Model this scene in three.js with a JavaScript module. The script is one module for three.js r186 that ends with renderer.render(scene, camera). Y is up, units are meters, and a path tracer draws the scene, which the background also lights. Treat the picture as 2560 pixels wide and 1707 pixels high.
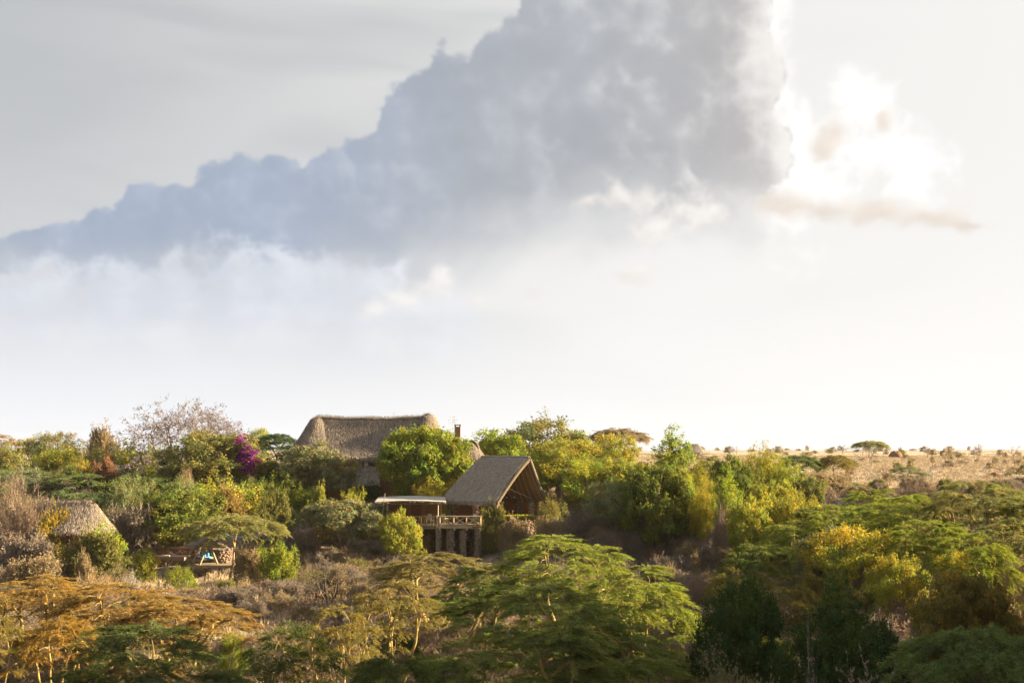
import * as THREE from 'three';

// ---------- camera, sky, sun, exposure ----------
const W = 2560, HPX = 1707, F = 2860, EYE = 20;
const PITCH = Math.atan((1130 - HPX / 2) / F);
const scene = new THREE.Scene();
const camera = new THREE.PerspectiveCamera(2 * Math.atan(HPX / 2 / F) * 180 / Math.PI, 1024 / 682, 0.5, 4000);
camera.position.set(0, EYE, 0);
camera.rotation.x = PITCH;
const renderer = new THREE.WebGLRenderer();
renderer.toneMapping = THREE.LinearToneMapping;
renderer.toneMappingExposure = 5.6;
renderer.shadowMap.enabled = true;
const SUN_AZ = 79 * Math.PI / 180, SUN_EL = 19 * Math.PI / 180;
const sunDir = new THREE.Vector3(Math.sin(SUN_AZ) * Math.cos(SUN_EL), Math.sin(SUN_EL), -Math.cos(SUN_AZ) * Math.cos(SUN_EL));
const sun = new THREE.DirectionalLight(new THREE.Color(1, 0.79, 0.46), 5.0);
sun.position.copy(sunDir).multiplyScalar(300).add(new THREE.Vector3(0, 10, -110));
sun.target.position.set(0, 10, -110);
sun.castShadow = true;
sun.shadow.radius = 1.5;
Object.assign(sun.shadow.camera, { left: -160, right: 160, top: 80, bottom: -80, near: 1, far: 700 });
sun.shadow.mapSize.set(4096, 4096);
scene.add(sun, sun.target);
scene.fog = new THREE.FogExp2(new THREE.Color(1, 0.97, 0.93), 0.00005);
// a picture position and a distance in front of the camera, as a point of the place
function P(px, py, D) {
  const X = (px - W / 2) / F, Y = (HPX / 2 - py) / F, c = Math.cos(PITCH), s = Math.sin(PITCH);
  const y = Y * c + s, z = Y * s - c, k = D / -z;
  return new THREE.Vector3(X * k, EYE + y * k, -D);
}
function toSky(px, py) { const v = P(px, py, 100); v.y -= EYE; v.normalize(); return [Math.atan2(v.x, -v.z) * 180 / Math.PI, Math.asin(v.y) * 180 / Math.PI]; }

// ---------- random numbers and noise ----------
function rng(seed) { let a = (seed * 2654435761) >>> 0; return () => { a = (a + 0x6d2b79f5) | 0; let t = Math.imul(a ^ (a >>> 15), 1 | a); t = (t + Math.imul(t ^ (t >>> 7), 61 | t)) ^ t; return ((t ^ (t >>> 14)) >>> 0) / 4294967296; }; }
const GX = new Float32Array(512), GY = new Float32Array(512), PERM = new Uint16Array(1024);
{ const r = rng(77), p = [...Array(512).keys()]; for (let i = 511; i > 0; i--) { const j = Math.floor(r() * (i + 1)); [p[i], p[j]] = [p[j], p[i]]; } for (let i = 0; i < 1024; i++) PERM[i] = p[i & 511]; for (let i = 0; i < 512; i++) { const a = r() * 6.2832; GX[i] = Math.cos(a); GY[i] = Math.sin(a); } }
function noise(x, y) {
  const ix = Math.floor(x), iy = Math.floor(y), fx = x - ix, fy = y - iy, X = ix & 511, Y = iy & 511, X1 = (X + 1) & 511, Y1 = (Y + 1) & 511;
  const u = fx * fx * fx * (fx * (fx * 6 - 15) + 10), v = fy * fy * fy * (fy * (fy * 6 - 15) + 10);
  const a = PERM[PERM[X] + Y], b = PERM[PERM[X1] + Y], c = PERM[PERM[X] + Y1], d = PERM[PERM[X1] + Y1];
  const n0 = GX[a] * fx + GY[a] * fy, n1 = GX[b] * (fx - 1) + GY[b] * fy, n2 = GX[c] * fx + GY[c] * (fy - 1), n3 = GX[d] * (fx - 1) + GY[d] * (fy - 1);
  return (n0 + (n1 - n0) * u + ((n2 + (n3 - n2) * u) - (n0 + (n1 - n0) * u)) * v) * 1.5;
}
function fbm(x, y, o = 4) { let s = 0, a = 0.5; for (let i = 0; i < o; i++) { s += a * noise(x, y); x = x * 2.03 + 17.1; y = y * 2.03 + 9.7; a *= 0.5; } return s; }
function billow(x, y, o = 5, keep = 0.52) { let s = 0, a = 0.5; for (let i = 0; i < o; i++) { s += a * (1 - 2.2 * Math.abs(noise(x, y))); x = x * 2.07 + 31.3; y = y * 2.07 + 5.1; a *= keep; } return s; }
const ss = (a, b, x) => { const t = Math.min(1, Math.max(0, (x - a) / (b - a))); return t * t * (3 - 2 * t); };
const mix = (a, b, t) => a + (b - a) * t, mix3 = (a, b, t) => [mix(a[0], b[0], t), mix(a[1], b[1], t), mix(a[2], b[2], t)];
const lin = (r, g, b) => [r, g, b].map((x) => { x /= 255; return x <= 0.04045 ? x / 12.92 : Math.pow((x + 0.055) / 1.055, 2.4); });

// ---------- the sky: air and clouds, by direction (degrees of bearing and of height) ----------
{
  const LEVEL = 1 / 5.35; // how bright the sky is at this exposure
  const SW = 4096, SH = 2048, data = new Float32Array(SW * SH * 4);
  // lumps of cloud: [px, py, radius px] of the picture, turned into directions
  const blobsOf = (list) => list.map(([x, y, r, sq = 1]) => { const [a, e] = toSky(x, y); return [a, e, r / 50, sq]; });
  const towers = blobsOf([[1560, 130, 300], [1420, 150, 190], [1720, 60, 190], [1610, -90, 300], [1800, 200, 150], [1640, 330, 300], [1420, 350, 290], [1210, 300, 150], [1130, 330, 150], [1050, 330, 105], [1260, 450, 300], [1180, 230, 70], [1030, 440, 170],
    [1560, 520, 300], [880, 560, 150], [780, 560, 130], [680, 540, 120], [560, 570, 130], [450, 590, 115], [340, 620, 105], [230, 650, 80], [90, 620, 62, 0.6], [10, 640, 70, 0.6], [1850, 380, 130], [900, 640, 200], [620, 660, 200], [1160, 600, 260], [380, 680, 130]]);
  { // knuckles of cloud along the sunward-shaded rim
    const rim = [[30, 590], [150, 580], [250, 560], [330, 530], [440, 495], [520, 482], [565, 455], [650, 442], [705, 462], [780, 455], [850, 455], [925, 435], [972, 400], [990, 340], [980, 280], [1000, 262], [1040, 255], [1095, 262], [1120, 215], [1185, 205], [1250, 180], [1258, 105], [1300, 75], [1350, 30], [1410, -10]], q = rng(12), list = [];
    for (let k = 0; k < rim.length - 1; k++) for (let j = 0; j < 5; j++) { const t = q(), R = 20 + q() * q() * 46; list.push([mix(rim[k][0], rim[k + 1][0], t) + (q() - 0.5) * 18 + R * 0.3, mix(rim[k][1], rim[k + 1][1], t) + (q() - 0.5) * 18 + R * 0.45, R]); }
    const inside = (x, y) => { const [a, e] = toSky(x, y); return towers.some(([A, E, R, sq]) => Math.hypot(a - A, (e - E) / sq) < R * 0.97); };
    for (let k = 0; k < 500 && list.length < 300; k++) { const x = 200 + q() * 1640, y = -50 + q() * 640; const R = 34 + q() * q() * 150, edge = y < 70 ? 1300 : y < 180 ? 1245 : y < 250 ? 1110 : y < 400 ? 970 : y < 460 ? 620 : 300; if (inside(x, y) && x - R * 0.85 > edge && x + R * 0.6 < 1900) list.push([x, y, R]); }
    towers.push(...blobsOf(list));
  }
  const pale = blobsOf([[420, 740, 120], [560, 690, 105], [690, 720, 110], [810, 750, 120], [930, 740, 120], [280, 760, 120], [600, 820, 190], [850, 850, 200], [350, 860, 190], [120, 800, 150], [1010, 800, 80], [1090, 850, 130], [990, 900, 180]]);
  const white = blobsOf([[1060, 720, 62, 0.6], [1100, 690, 46, 0.7], [1000, 745, 70, 0.5], [920, 765, 60, 0.5], [1190, 755, 34, 0.5], [1350, 728, 42, 0.45], [1530, 490, 62, 0.8], [1470, 500, 46, 0.7], [1620, 500, 70, 0.7], [1700, 520, 80, 0.7], [1760, 540, 70, 0.6], [1640, 570, 90, 0.5], [1580, 690, 90, 0.3]]);
  const glow = blobsOf([[1980, 330, 95], [2080, 350, 95], [1950, 250, 60], [2180, 400, 70, 0.8], [1960, 420, 110], [2080, 450, 120, 0.7], [1900, 180, 80], [1890, 90, 90], [1900, -10, 90], [2000, 560, 110], [2250, 420, 120], [2150, 250, 90]]);
  const tan = blobsOf([[2090, 330, 55], [2060, 370, 50], [2210, 300, 32], [2060, 530, 110, 0.42], [2200, 535, 130, 0.35], [2330, 550, 110, 0.3], [2450, 560, 90, 0.25], [1960, 510, 90, 0.45]]);
  const r = rng(5);
  for (let k = 0; k < 90; k++) { // the same cumulus all round the rest of the sky
    const az = 34 + r() * 292, el = 7 + r() * 26, n = 5 + r() * 6, list = r() < 0.6 ? towers : white;
    for (let j = 0; j < n; j++) list.push([az + (r() - 0.5) * 16 > 180 ? az + (r() - 0.5) * 16 - 360 : az + (r() - 0.5) * 16, el + (r() - 0.5) * 5, 1.5 + r() * 3, 0.8]);
  }
  const bins = (list) => { const b = Array.from({ length: 72 }, () => []); for (const q of list) for (let k = 0; k < 72; k++) { let d = Math.abs(q[0] - (k * 5 - 177.5)); d = Math.min(d, 360 - d); if (d < q[2] * 2.2 + 6) b[k].push(q); } return b; };
  const B = { towers: bins(towers), pale: bins(pale), white: bins(white), glow: bins(glow), tan: bins(tan) };
  const out = [0, 0, 0, 0];
  const field = (bin, az, el) => { // union of the lumps, and which way its surface faces
    let s = 0, best = -3, w = 1e-6, nx = 0, ny = 0, nz = 1e-6;
    for (const [a, e, R, sq] of bin[Math.floor(((az + 540) % 360) / 5) % 72]) {
      let dx = az - a; if (dx > 180) dx -= 360; if (dx < -180) dx += 360; const dy = (el - e) / sq, d2 = (dx * dx + dy * dy) / (R * R), f = 1 - Math.sqrt(d2);
      if (f > best) best = f; if (f > 0) { s += f; const k = (1 - d2) * (1 - d2) * Math.pow(R, -1.0); w += k; nx += k * dx / R; ny += k * dy / R; nz += k * Math.sqrt(1 - d2); }
    }
    out[0] = best > 0 ? Math.min(1.6, best * 0.6 + s * 0.25) : best; out[1] = nx / w; out[2] = ny / w; out[3] = nz / w; return out;
  };
  const sunAz = 74; // bearing of the brightest sky, beside the sun
  for (let row = 0; row < SH; row++) {
    const el = ((row + 0.5) / SH - 0.5) * 180, y = Math.sin(el * Math.PI / 180);
    for (let col = 0; col < SW; col++) {
      let az = ((col + 0.5) / SW - 0.25) * 360; if (az > 180) az -= 360;
      let rgb;
      if (el < -14) rgb = [0.22, 0.19, 0.15];
      else {
        const toSun = Math.cos((az - sunAz) * Math.PI / 180), near = 0.5 + 0.5 * toSun; // 1 towards the sun's bearing
        const right = ss(-30, 20, az) * ss(190, 120, Math.abs(az)) ;
        const veil = fbm(az * 0.035 + 3, el * 0.16 + fbm(az * 0.05, el * 0.2, 2) * 0.7, 4);
        let air = mix3(lin(186, 189, 192), lin(235, 234, 232), ss(0.40, 0.78, near + veil * 0.22));
        air = mix3(air, lin(172, 177, 184), ss(0.05, 0.5, veil) * 0.6 * (1 - ss(0.45, 0.75, near)));
        const h = Math.exp(-Math.pow(Math.max(0, el) / 8.5, 1.6));
        air = mix3(air, mix3(lin(241, 243, 247), lin(251, 249, 246), ss(0.45, 0.8, near)), h);
        // the sky brightens toward the sun, beyond what the picture can show
        const off = Math.acos(Math.min(1, Math.max(-1, Math.sin(el * 0.01745) * sunDir.y + Math.cos(el * 0.01745) * Math.cos(SUN_EL) * Math.cos(az * 0.01745 - SUN_AZ)))) * 57.3, blaze = 1 + 3.2 * Math.exp(-Math.pow(off / 24, 2)) + 0.04 * Math.exp(-Math.pow(off / 70, 2));
        rgb = air.map((q, c) => q * (1 + (blaze - 1) * [1.05, 0.97, 0.85][c]));
        if (el > 0) {
          const wx = az + 0.45 * fbm(az * 0.7, el * 0.7, 4), wy = el + 0.45 * fbm(az * 0.7 + 40, el * 0.7 + 11, 4);
          const bl = billow(az * 0.3, el * 0.34, 6, 0.6) * 0.86, sm = billow(az * 0.16, el * 0.18, 3), sm2 = billow(az * 0.16 - 0.12, el * 0.18 - 0.08, 3);
          const foot = mix(7.6, 11.4, ss(-14, 6, az)) * ss(60, 30, Math.abs(az)) + 6 * ss(30, 60, Math.abs(az)), lowfade = ss(foot - 2.2, foot + 3.4, el + (sm - 0.3) * 1.5);
          const layer = (bin, edge, rough, dark, lit, strength, slope, base) => {
            const [f0, nx, ny, nz] = field(bin, wx, wy);
            if (f0 < -0.9) return;
            const f = f0 + (bl - 0.3) * rough, a = ss(0, edge, f) * strength;
            if (a <= 0) return;
            const face = spark * ss(0.42, 0.42 + slope, 0.5 + 0.5 * (nx * 0.8 + ny * 0.45 + nz * 0.15) + (bl - 0.3) * 0.3 + (sm - 0.3) * 0.25 + base + 0.2 * (1 - ss(0, 0.3, f)));
            const puff = 1 + (sm - 0.3) * 0.10 + (bl - 0.3) * 0.07; rgb = mix3(rgb, mix3(dark, lit, face).map((q) => q * puff), a);
          };
          const n2 = ss(0.5, 0.82, near), spark = mix(0.4, 1, ss(0.62, 0.84, near));
          const dark = mix3(mix3(lin(163, 175, 195), lin(171, 175, 182), ss(0.52, 0.66, near)), mix3(lin(190, 185, 182), lin(226, 217, 208), ss(0.78, 0.9, near)), ss(0.66, 0.78, near));
          const lit = mix3(lin(196, 204, 216), lin(252, 247, 240), n2);
          layer(B.glow, 0.8, 0.7, lin(240, 234, 226), lin(255, 255, 254), 0.97, 0.4, 0.3);
          layer(B.towers, 0.13, 0.34, dark, lit, 0.94 * lowfade, 0.62, -0.12);
          layer(B.pale, 0.6, 0.7, mix3(lin(214, 220, 231), lin(226, 226, 228), n2), lin(238, 239, 241), 0.75 * ss(3, 8, el), 0.6, 0.05);
          layer(B.white, 0.9, 0.8, mix3(lin(228, 226, 226), lin(240, 232, 224), n2), lin(253, 250, 245), 0.8, 0.5, 0.12);
          layer(B.tan, 1.0, 0.7, lin(224, 212, 200), lin(243, 234, 223), 0.9, 0.9, 0.0);
          const streak = ss(0.1, 0.5, fbm(az * 0.09 + 20, el * 1.4, 4)) * Math.exp(-Math.max(0, el) / 3.5);
          rgb = mix3(rgb, lin(234, 233, 236), streak * 0.4);
        }
      }
      const o = (row * SW + col) * 4;
      data[o] = rgb[0] * LEVEL; data[o + 1] = rgb[1] * LEVEL; data[o + 2] = rgb[2] * LEVEL; data[o + 3] = 1;
    }
  }
  const sky = new THREE.DataTexture(data, SW, SH, THREE.RGBAFormat, THREE.FloatType);
  sky.mapping = THREE.EquirectangularReflectionMapping; sky.magFilter = THREE.LinearFilter; sky.needsUpdate = true;
  scene.background = sky; scene.environment = sky;
}
// ---------- helpers: names, things, materials, geometry ----------
const V = (x, y, z) => new THREE.Vector3(x, y, z);
const taken = new Map();
function numbered(name) { const n = taken.get(name) ?? 0; taken.set(name, n + 1); return n ? name + '_' + String(n).padStart(3, '0') : name; }
function tag(o, label, category, group, kind) { if (label) o.userData.label = label; if (category) o.userData.category = category; if (group) o.userData.group = group; if (kind) o.userData.kind = kind; return o; }
function thing(name, label, category, pos, turn = 0, group) {
  const o = new THREE.Group(); o.name = numbered(name); o.position.copy(pos); o.rotation.y = turn; scene.add(o); return tag(o, label, category, group);
}
function part(name, geometry, material, parent, label) { const m = new THREE.Mesh(geometry, material); m.name = name; m.castShadow = m.receiveShadow = true; parent.add(m); if (label) m.userData.label = label; return m; }
const std = (r, g, b, rough = 0.9, more = {}) => new THREE.MeshStandardMaterial({ color: new THREE.Color().setRGB(r, g, b), roughness: rough, side: THREE.DoubleSide, ...more });
const leafMat = (r, g, b, through = 0.42) => new THREE.MeshPhysicalMaterial({ color: new THREE.Color().setRGB(r, g, b), roughness: 1, transmission: through, thickness: 0, specularIntensity: 0.3, side: THREE.DoubleSide, vertexColors: true });
const woodMat = (r, g, b) => std(r, g, b, 0.85, { vertexColors: true });

class GB { // collects triangles with normals, colours and uv
  constructor() { this.p = []; this.n = []; this.c = []; this.t = []; this.i = []; }
  v(x, y, z, nx, ny, nz, c, u = 0, w = 0) { this.p.push(x, y, z); this.n.push(nx, ny, nz); this.c.push(c[0], c[1], c[2]); this.t.push(u, w); return this.p.length / 3 - 1; }
  // flat pointed blade: from a along d (length l), width w along s
  blade(a, d, s, l, w, c) {
    const nx = d.y * s.z - d.z * s.y, ny = d.z * s.x - d.x * s.z, nz = d.x * s.y - d.y * s.x, h = w / 2;
    const i = this.v(a.x - s.x * h, a.y - s.y * h, a.z - s.z * h, nx, ny, nz, c);
    this.v(a.x + s.x * h, a.y + s.y * h, a.z + s.z * h, nx, ny, nz, c);
    this.v(a.x + d.x * l, a.y + d.y * l, a.z + d.z * l, nx, ny, nz, c);
    this.i.push(i, i + 2, i + 1);
  }
  leaf(a, d, s, l, w, c) { // diamond leaf
    const nx = d.y * s.z - d.z * s.y, ny = d.z * s.x - d.x * s.z, nz = d.x * s.y - d.y * s.x, h = w / 2, m = l * 0.45;
    const i = this.v(a.x, a.y, a.z, nx, ny, nz, c);
    this.v(a.x + d.x * m - s.x * h, a.y + d.y * m - s.y * h, a.z + d.z * m - s.z * h, nx, ny, nz, c);
    this.v(a.x + d.x * l, a.y + d.y * l, a.z + d.z * l, nx, ny, nz, c);
    this.v(a.x + d.x * m + s.x * h, a.y + d.y * m + s.y * h, a.z + d.z * m + s.z * h, nx, ny, nz, c);
    this.i.push(i, i + 1, i + 2, i, i + 2, i + 3);
  }
  tube(pts, r0, r1, seg, c) {
    const n = pts.length, base = this.p.length / 3, a = V(), b = V(), d = V();
    for (let k = 0; k < n; k++) {
      d.subVectors(pts[Math.min(n - 1, k + 1)], pts[Math.max(0, k - 1)]).normalize();
      a.set(0.31, 0.17, 0.93).cross(d).normalize(); b.crossVectors(d, a);
      const r = mix(r0, r1, k / (n - 1));
      for (let j = 0; j < seg; j++) { const q = j / seg * 6.2832, x = Math.cos(q), y = Math.sin(q); const nx = a.x * x + b.x * y, ny = a.y * x + b.y * y, nz = a.z * x + b.z * y; this.v(pts[k].x + nx * r, pts[k].y + ny * r, pts[k].z + nz * r, nx, ny, nz, c, j / seg, k); }
    }
    for (let k = 0; k < n - 1; k++) for (let j = 0; j < seg; j++) { const p0 = base + k * seg + j, p1 = base + k * seg + (j + 1) % seg; this.i.push(p0, p1, p0 + seg, p1, p1 + seg, p0 + seg); }
    return this;
  }
  box(cx, cy, cz, sx, sy, sz, c = [1, 1, 1], turn = null) {
    const g = new THREE.BoxGeometry(sx, sy, sz); if (turn) g.applyMatrix4(new THREE.Matrix4().makeRotationFromEuler(turn)); g.translate(cx, cy, cz);
    return this.add(g, c);
  }
  add(g, c = [1, 1, 1]) {
    const P_ = g.attributes.position, N = g.attributes.normal, U = g.attributes.uv, base = this.p.length / 3;
    for (let k = 0; k < P_.count; k++) this.v(P_.getX(k), P_.getY(k), P_.getZ(k), N.getX(k), N.getY(k), N.getZ(k), c, U ? U.getX(k) : 0, U ? U.getY(k) : 0);
    if (g.index) for (let k = 0; k < g.index.count; k++) this.i.push(base + g.index.getX(k)); else for (let k = 0; k < P_.count; k++) this.i.push(base + k);
    return this;
  }
  done() {
    const g = new THREE.BufferGeometry();
    g.setAttribute('position', new THREE.BufferAttribute(new Float32Array(this.p), 3)); g.setAttribute('normal', new THREE.BufferAttribute(new Float32Array(this.n), 3));
    g.setAttribute('color', new THREE.BufferAttribute(new Float32Array(this.c), 3)); g.setAttribute('uv', new THREE.BufferAttribute(new Float32Array(this.t), 2));
    g.setIndex(this.p.length / 3 > 65535 ? new THREE.BufferAttribute(new Uint32Array(this.i), 1) : new THREE.BufferAttribute(new Uint16Array(this.i), 1));
    g.computeBoundingBox(); TRI += this.i.length / 3; return g;
  }
}
let TRI = 0;
const curve = (a, b, bow, n, r) => { // a bent line from a to b, bowed by vector `bow`, with small kinks
  const out = []; for (let k = 0; k <= n; k++) { const t = k / n, w = 4 * t * (1 - t); out.push(V(mix(a.x, b.x, t) + bow.x * w + (k && k < n ? (r() - 0.5) * 0.06 * a.distanceTo(b) : 0), mix(a.y, b.y, t) + bow.y * w, mix(a.z, b.z, t) + bow.z * w + (k && k < n ? (r() - 0.5) * 0.06 * a.distanceTo(b) : 0))); } return out;
};
const smooth = (pts) => new THREE.CatmullRomCurve3(pts).getPoints(pts.length * 3);
const tint = (r, v = 0.25, hue = 0.12) => { if (hue > 0.17 && r() < 0.08) return [0.95, 0.66, 0.7]; const b = 1 + (r() - 0.5) * 2 * v, h = (r() - 0.5) * 2 * hue; return [b * (1 + h), b, b * (1 - h * 0.6)]; };
const rnd3 = (r) => { const z = r() * 2 - 1, a = r() * 6.2832, s = Math.sqrt(1 - z * z); return V(s * Math.cos(a), z, s * Math.sin(a)); };
const side = (d, up) => { const s = V().crossVectors(d, up); if (s.lengthSq() < 1e-6) s.set(1, 0, 0); return s.normalize(); };

// branches that divide again and again until each reaches its target
function reach(wood, root, dir, targets, rad, r, seg, c, depth = 0, twigR = 0.012) {
  const n = targets.length, mid = V(); for (const t of targets) mid.addScaledVector(t, 1 / n);
  if (n === 1 || depth > 11) { for (const t of targets) { const l = root.distanceTo(t); wood.tube(curve(root, t, V((r() - 0.5) * 0.1 * l, (r() - 0.3) * 0.08 * l, (r() - 0.5) * 0.1 * l), 3, r), Math.max(0.012, rad), 0.01, rad > 0.04 ? 5 : 3, c); } return; }
  const gap = root.distanceTo(mid), next = root.clone().lerp(mid, depth ? 0.42 : 0.3).addScaledVector(dir, gap * 0.16).addScaledVector(rnd3(r), gap * 0.06);
  const pts = smooth([root, root.clone().lerp(next, 0.5).addScaledVector(dir, gap * 0.05).addScaledVector(rnd3(r), gap * 0.03), next]);
  wood.tube(pts, rad, rad * 0.84, rad > 0.05 ? seg : 4, c);
  const d = next.clone().sub(root).normalize(), ang = (a, b) => a.clone().sub(next).normalize().dot(b.clone().sub(next).normalize());
  let a = targets[Math.floor(r() * n)], b = a, w = 2; for (const t of targets) if (ang(a, t) < w) { w = ang(a, t); b = t; } w = 2; for (const t of targets) if (ang(b, t) < w) { w = ang(b, t); a = t; }
  let g = [[], []]; for (const t of targets) g[ang(t, a) > ang(t, b) ? 0 : 1].push(t);
  for (const q of g) if (q.length) reach(wood, next, d, q, Math.max(twigR, rad * 0.92 * Math.pow(q.length / n, 0.42)), r, seg, c, depth + 1, twigR);
}
// ---------- plant builders: each gives { trunk, crown (, bloom), height, width } in metres ----------
function acacia({ H = 8, R = 5, seed = 1, pads = 40, padR = 1.3, leaves = 650, len = 0.34, wid = 0.055, stems = 2, base = 0.5, droop = 0.75, under = 0.35, lean = 0.12, seg = 6, thick = 0.02, fill = 1, gap = 0 }) {
  const r = rng(seed), wood = new GB(), crown = new GB(), hb = H * base, white = [1, 1, 1];
  const list = [];
  const lop = [r() * 6.28, 0.75 + r() * 0.25];
  for (let k = 0; k < pads; k++) {
    const th = k * 2.39996 + (r() - 0.5) * 0.7, ecc = 1 - (1 - lop[1]) * Math.cos(th - lop[0]), q = Math.sqrt((k + 0.5) / pads), rr = R * q * (0.86 + r() * 0.22) * ecc;
    if (r() < gap) continue;
    const low = r() < under ? 0.5 + r() * (H - hb) * 0.55 : r() * 0.35;
    const y = H - 0.25 - q * q * (H - hb) * droop - low;
    list.push({ c: V(Math.cos(th) * rr, y, Math.sin(th) * rr), th, q, R: padR * (0.65 + r() * 0.6) });
  }
  const groups = Array.from({ length: stems }, () => []), a0 = r() * 6.28;
  for (const p of list) { const t = p.c.clone(); t.y -= 0.1; groups[Math.floor((((p.th - a0) % 6.2832 + 6.2832) % 6.2832) / 6.2832 * stems) % stems].push(t); p.t = t; }
  groups.forEach((g, s) => {
    if (!g.length) return;
    const a = a0 + (s + 0.5) / stems * 6.2832, o = stems > 1 ? 1 : 0, b0 = V(Math.cos(a) * 0.25 * o, -0.6, Math.sin(a) * 0.25 * o), rad = (H * thick * (0.8 + r() * 0.4) + 0.03) * (stems > 1 ? 0.85 : 1.2);
    const fork = V(Math.cos(a) * H * lean * o + (r() - 0.5) * 0.4, H * (0.22 + r() * 0.14), Math.sin(a) * H * lean * o + (r() - 0.5) * 0.4);
    wood.tube(smooth(curve(b0, fork, V((r() - 0.5) * 0.5, 0, (r() - 0.5) * 0.5), 3, r)), rad * 1.25, rad * 0.95, seg + 1, white);
    reach(wood, fork, fork.clone().sub(b0).normalize(), g, rad * 0.9, r, seg, white);
  });
  for (const p of list) {
    const out = V(Math.cos(p.th), 0, Math.sin(p.th)), n = Math.round(leaves * fill * (p.R / padR) ** 2), pt = tint(r, 0.12, 0.08), fronds = 10 + Math.floor(r() * 5);
    for (let f = 0; f < fronds; f++) { // feathery sprays spreading from the branch end
      const a = p.th + (r() + r() + r() - 1.5) * 1.9, L = p.R * (0.75 + r() * 0.95), d0 = V(Math.cos(a), 0.02 + r() * 0.2, Math.sin(a)).normalize(), lat = V(-Math.sin(a), 0, Math.cos(a)), sag = 0.08 + r() * 0.2 + p.q * p.q * 0.22, up = (r() - 0.35) * 0.3, half = 0.15 * p.R * (0.6 + r() * 0.8);
      const pos = (t) => V(p.t.x + d0.x * L * t, p.t.y + up + d0.y * L * t - sag * t * t * L, p.t.z + d0.z * L * t);
      const e = pos(0.95), dd = e.clone().sub(p.t), ln = dd.length(); dd.normalize(); wood.blade(p.t, dd, side(dd, V(0, 1, 0)), ln, 0.03, white);
      const ft = tint(r, 0.1, 0.06);
      for (let j = 0; j < n / fronds; j++) {
        const t = 0.08 + r() * 0.95, q = (r() + r() - 1) * half * (1.15 - t * 0.55), at = pos(t).addScaledVector(lat, q); at.y += (r() + r() - 1) * 0.09 - Math.abs(q) * 0.15;
        const d = d0.clone().multiplyScalar(1.1).addScaledVector(lat, Math.sign(q) * (0.15 + r() * 0.5)).addScaledVector(rnd3(r), 0.3); d.y -= sag * t * 1.2; d.normalize();
        const nn = V((r() - 0.5) * 1.5, 1, (r() - 0.5) * 1.5), c = tint(r, 0.26, 0.12);
        crown.blade(at, d, side(d, nn), len * (0.45 + r() * 0.75), wid * (0.7 + r() * 0.7), [c[0] * pt[0] * ft[0], c[1] * pt[1] * ft[1], c[2] * pt[2] * ft[2]]);
      }
    }
  }
  return { trunk: wood.done(), crown: crown.done(), height: H, width: R * 2.1 };
}
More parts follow.
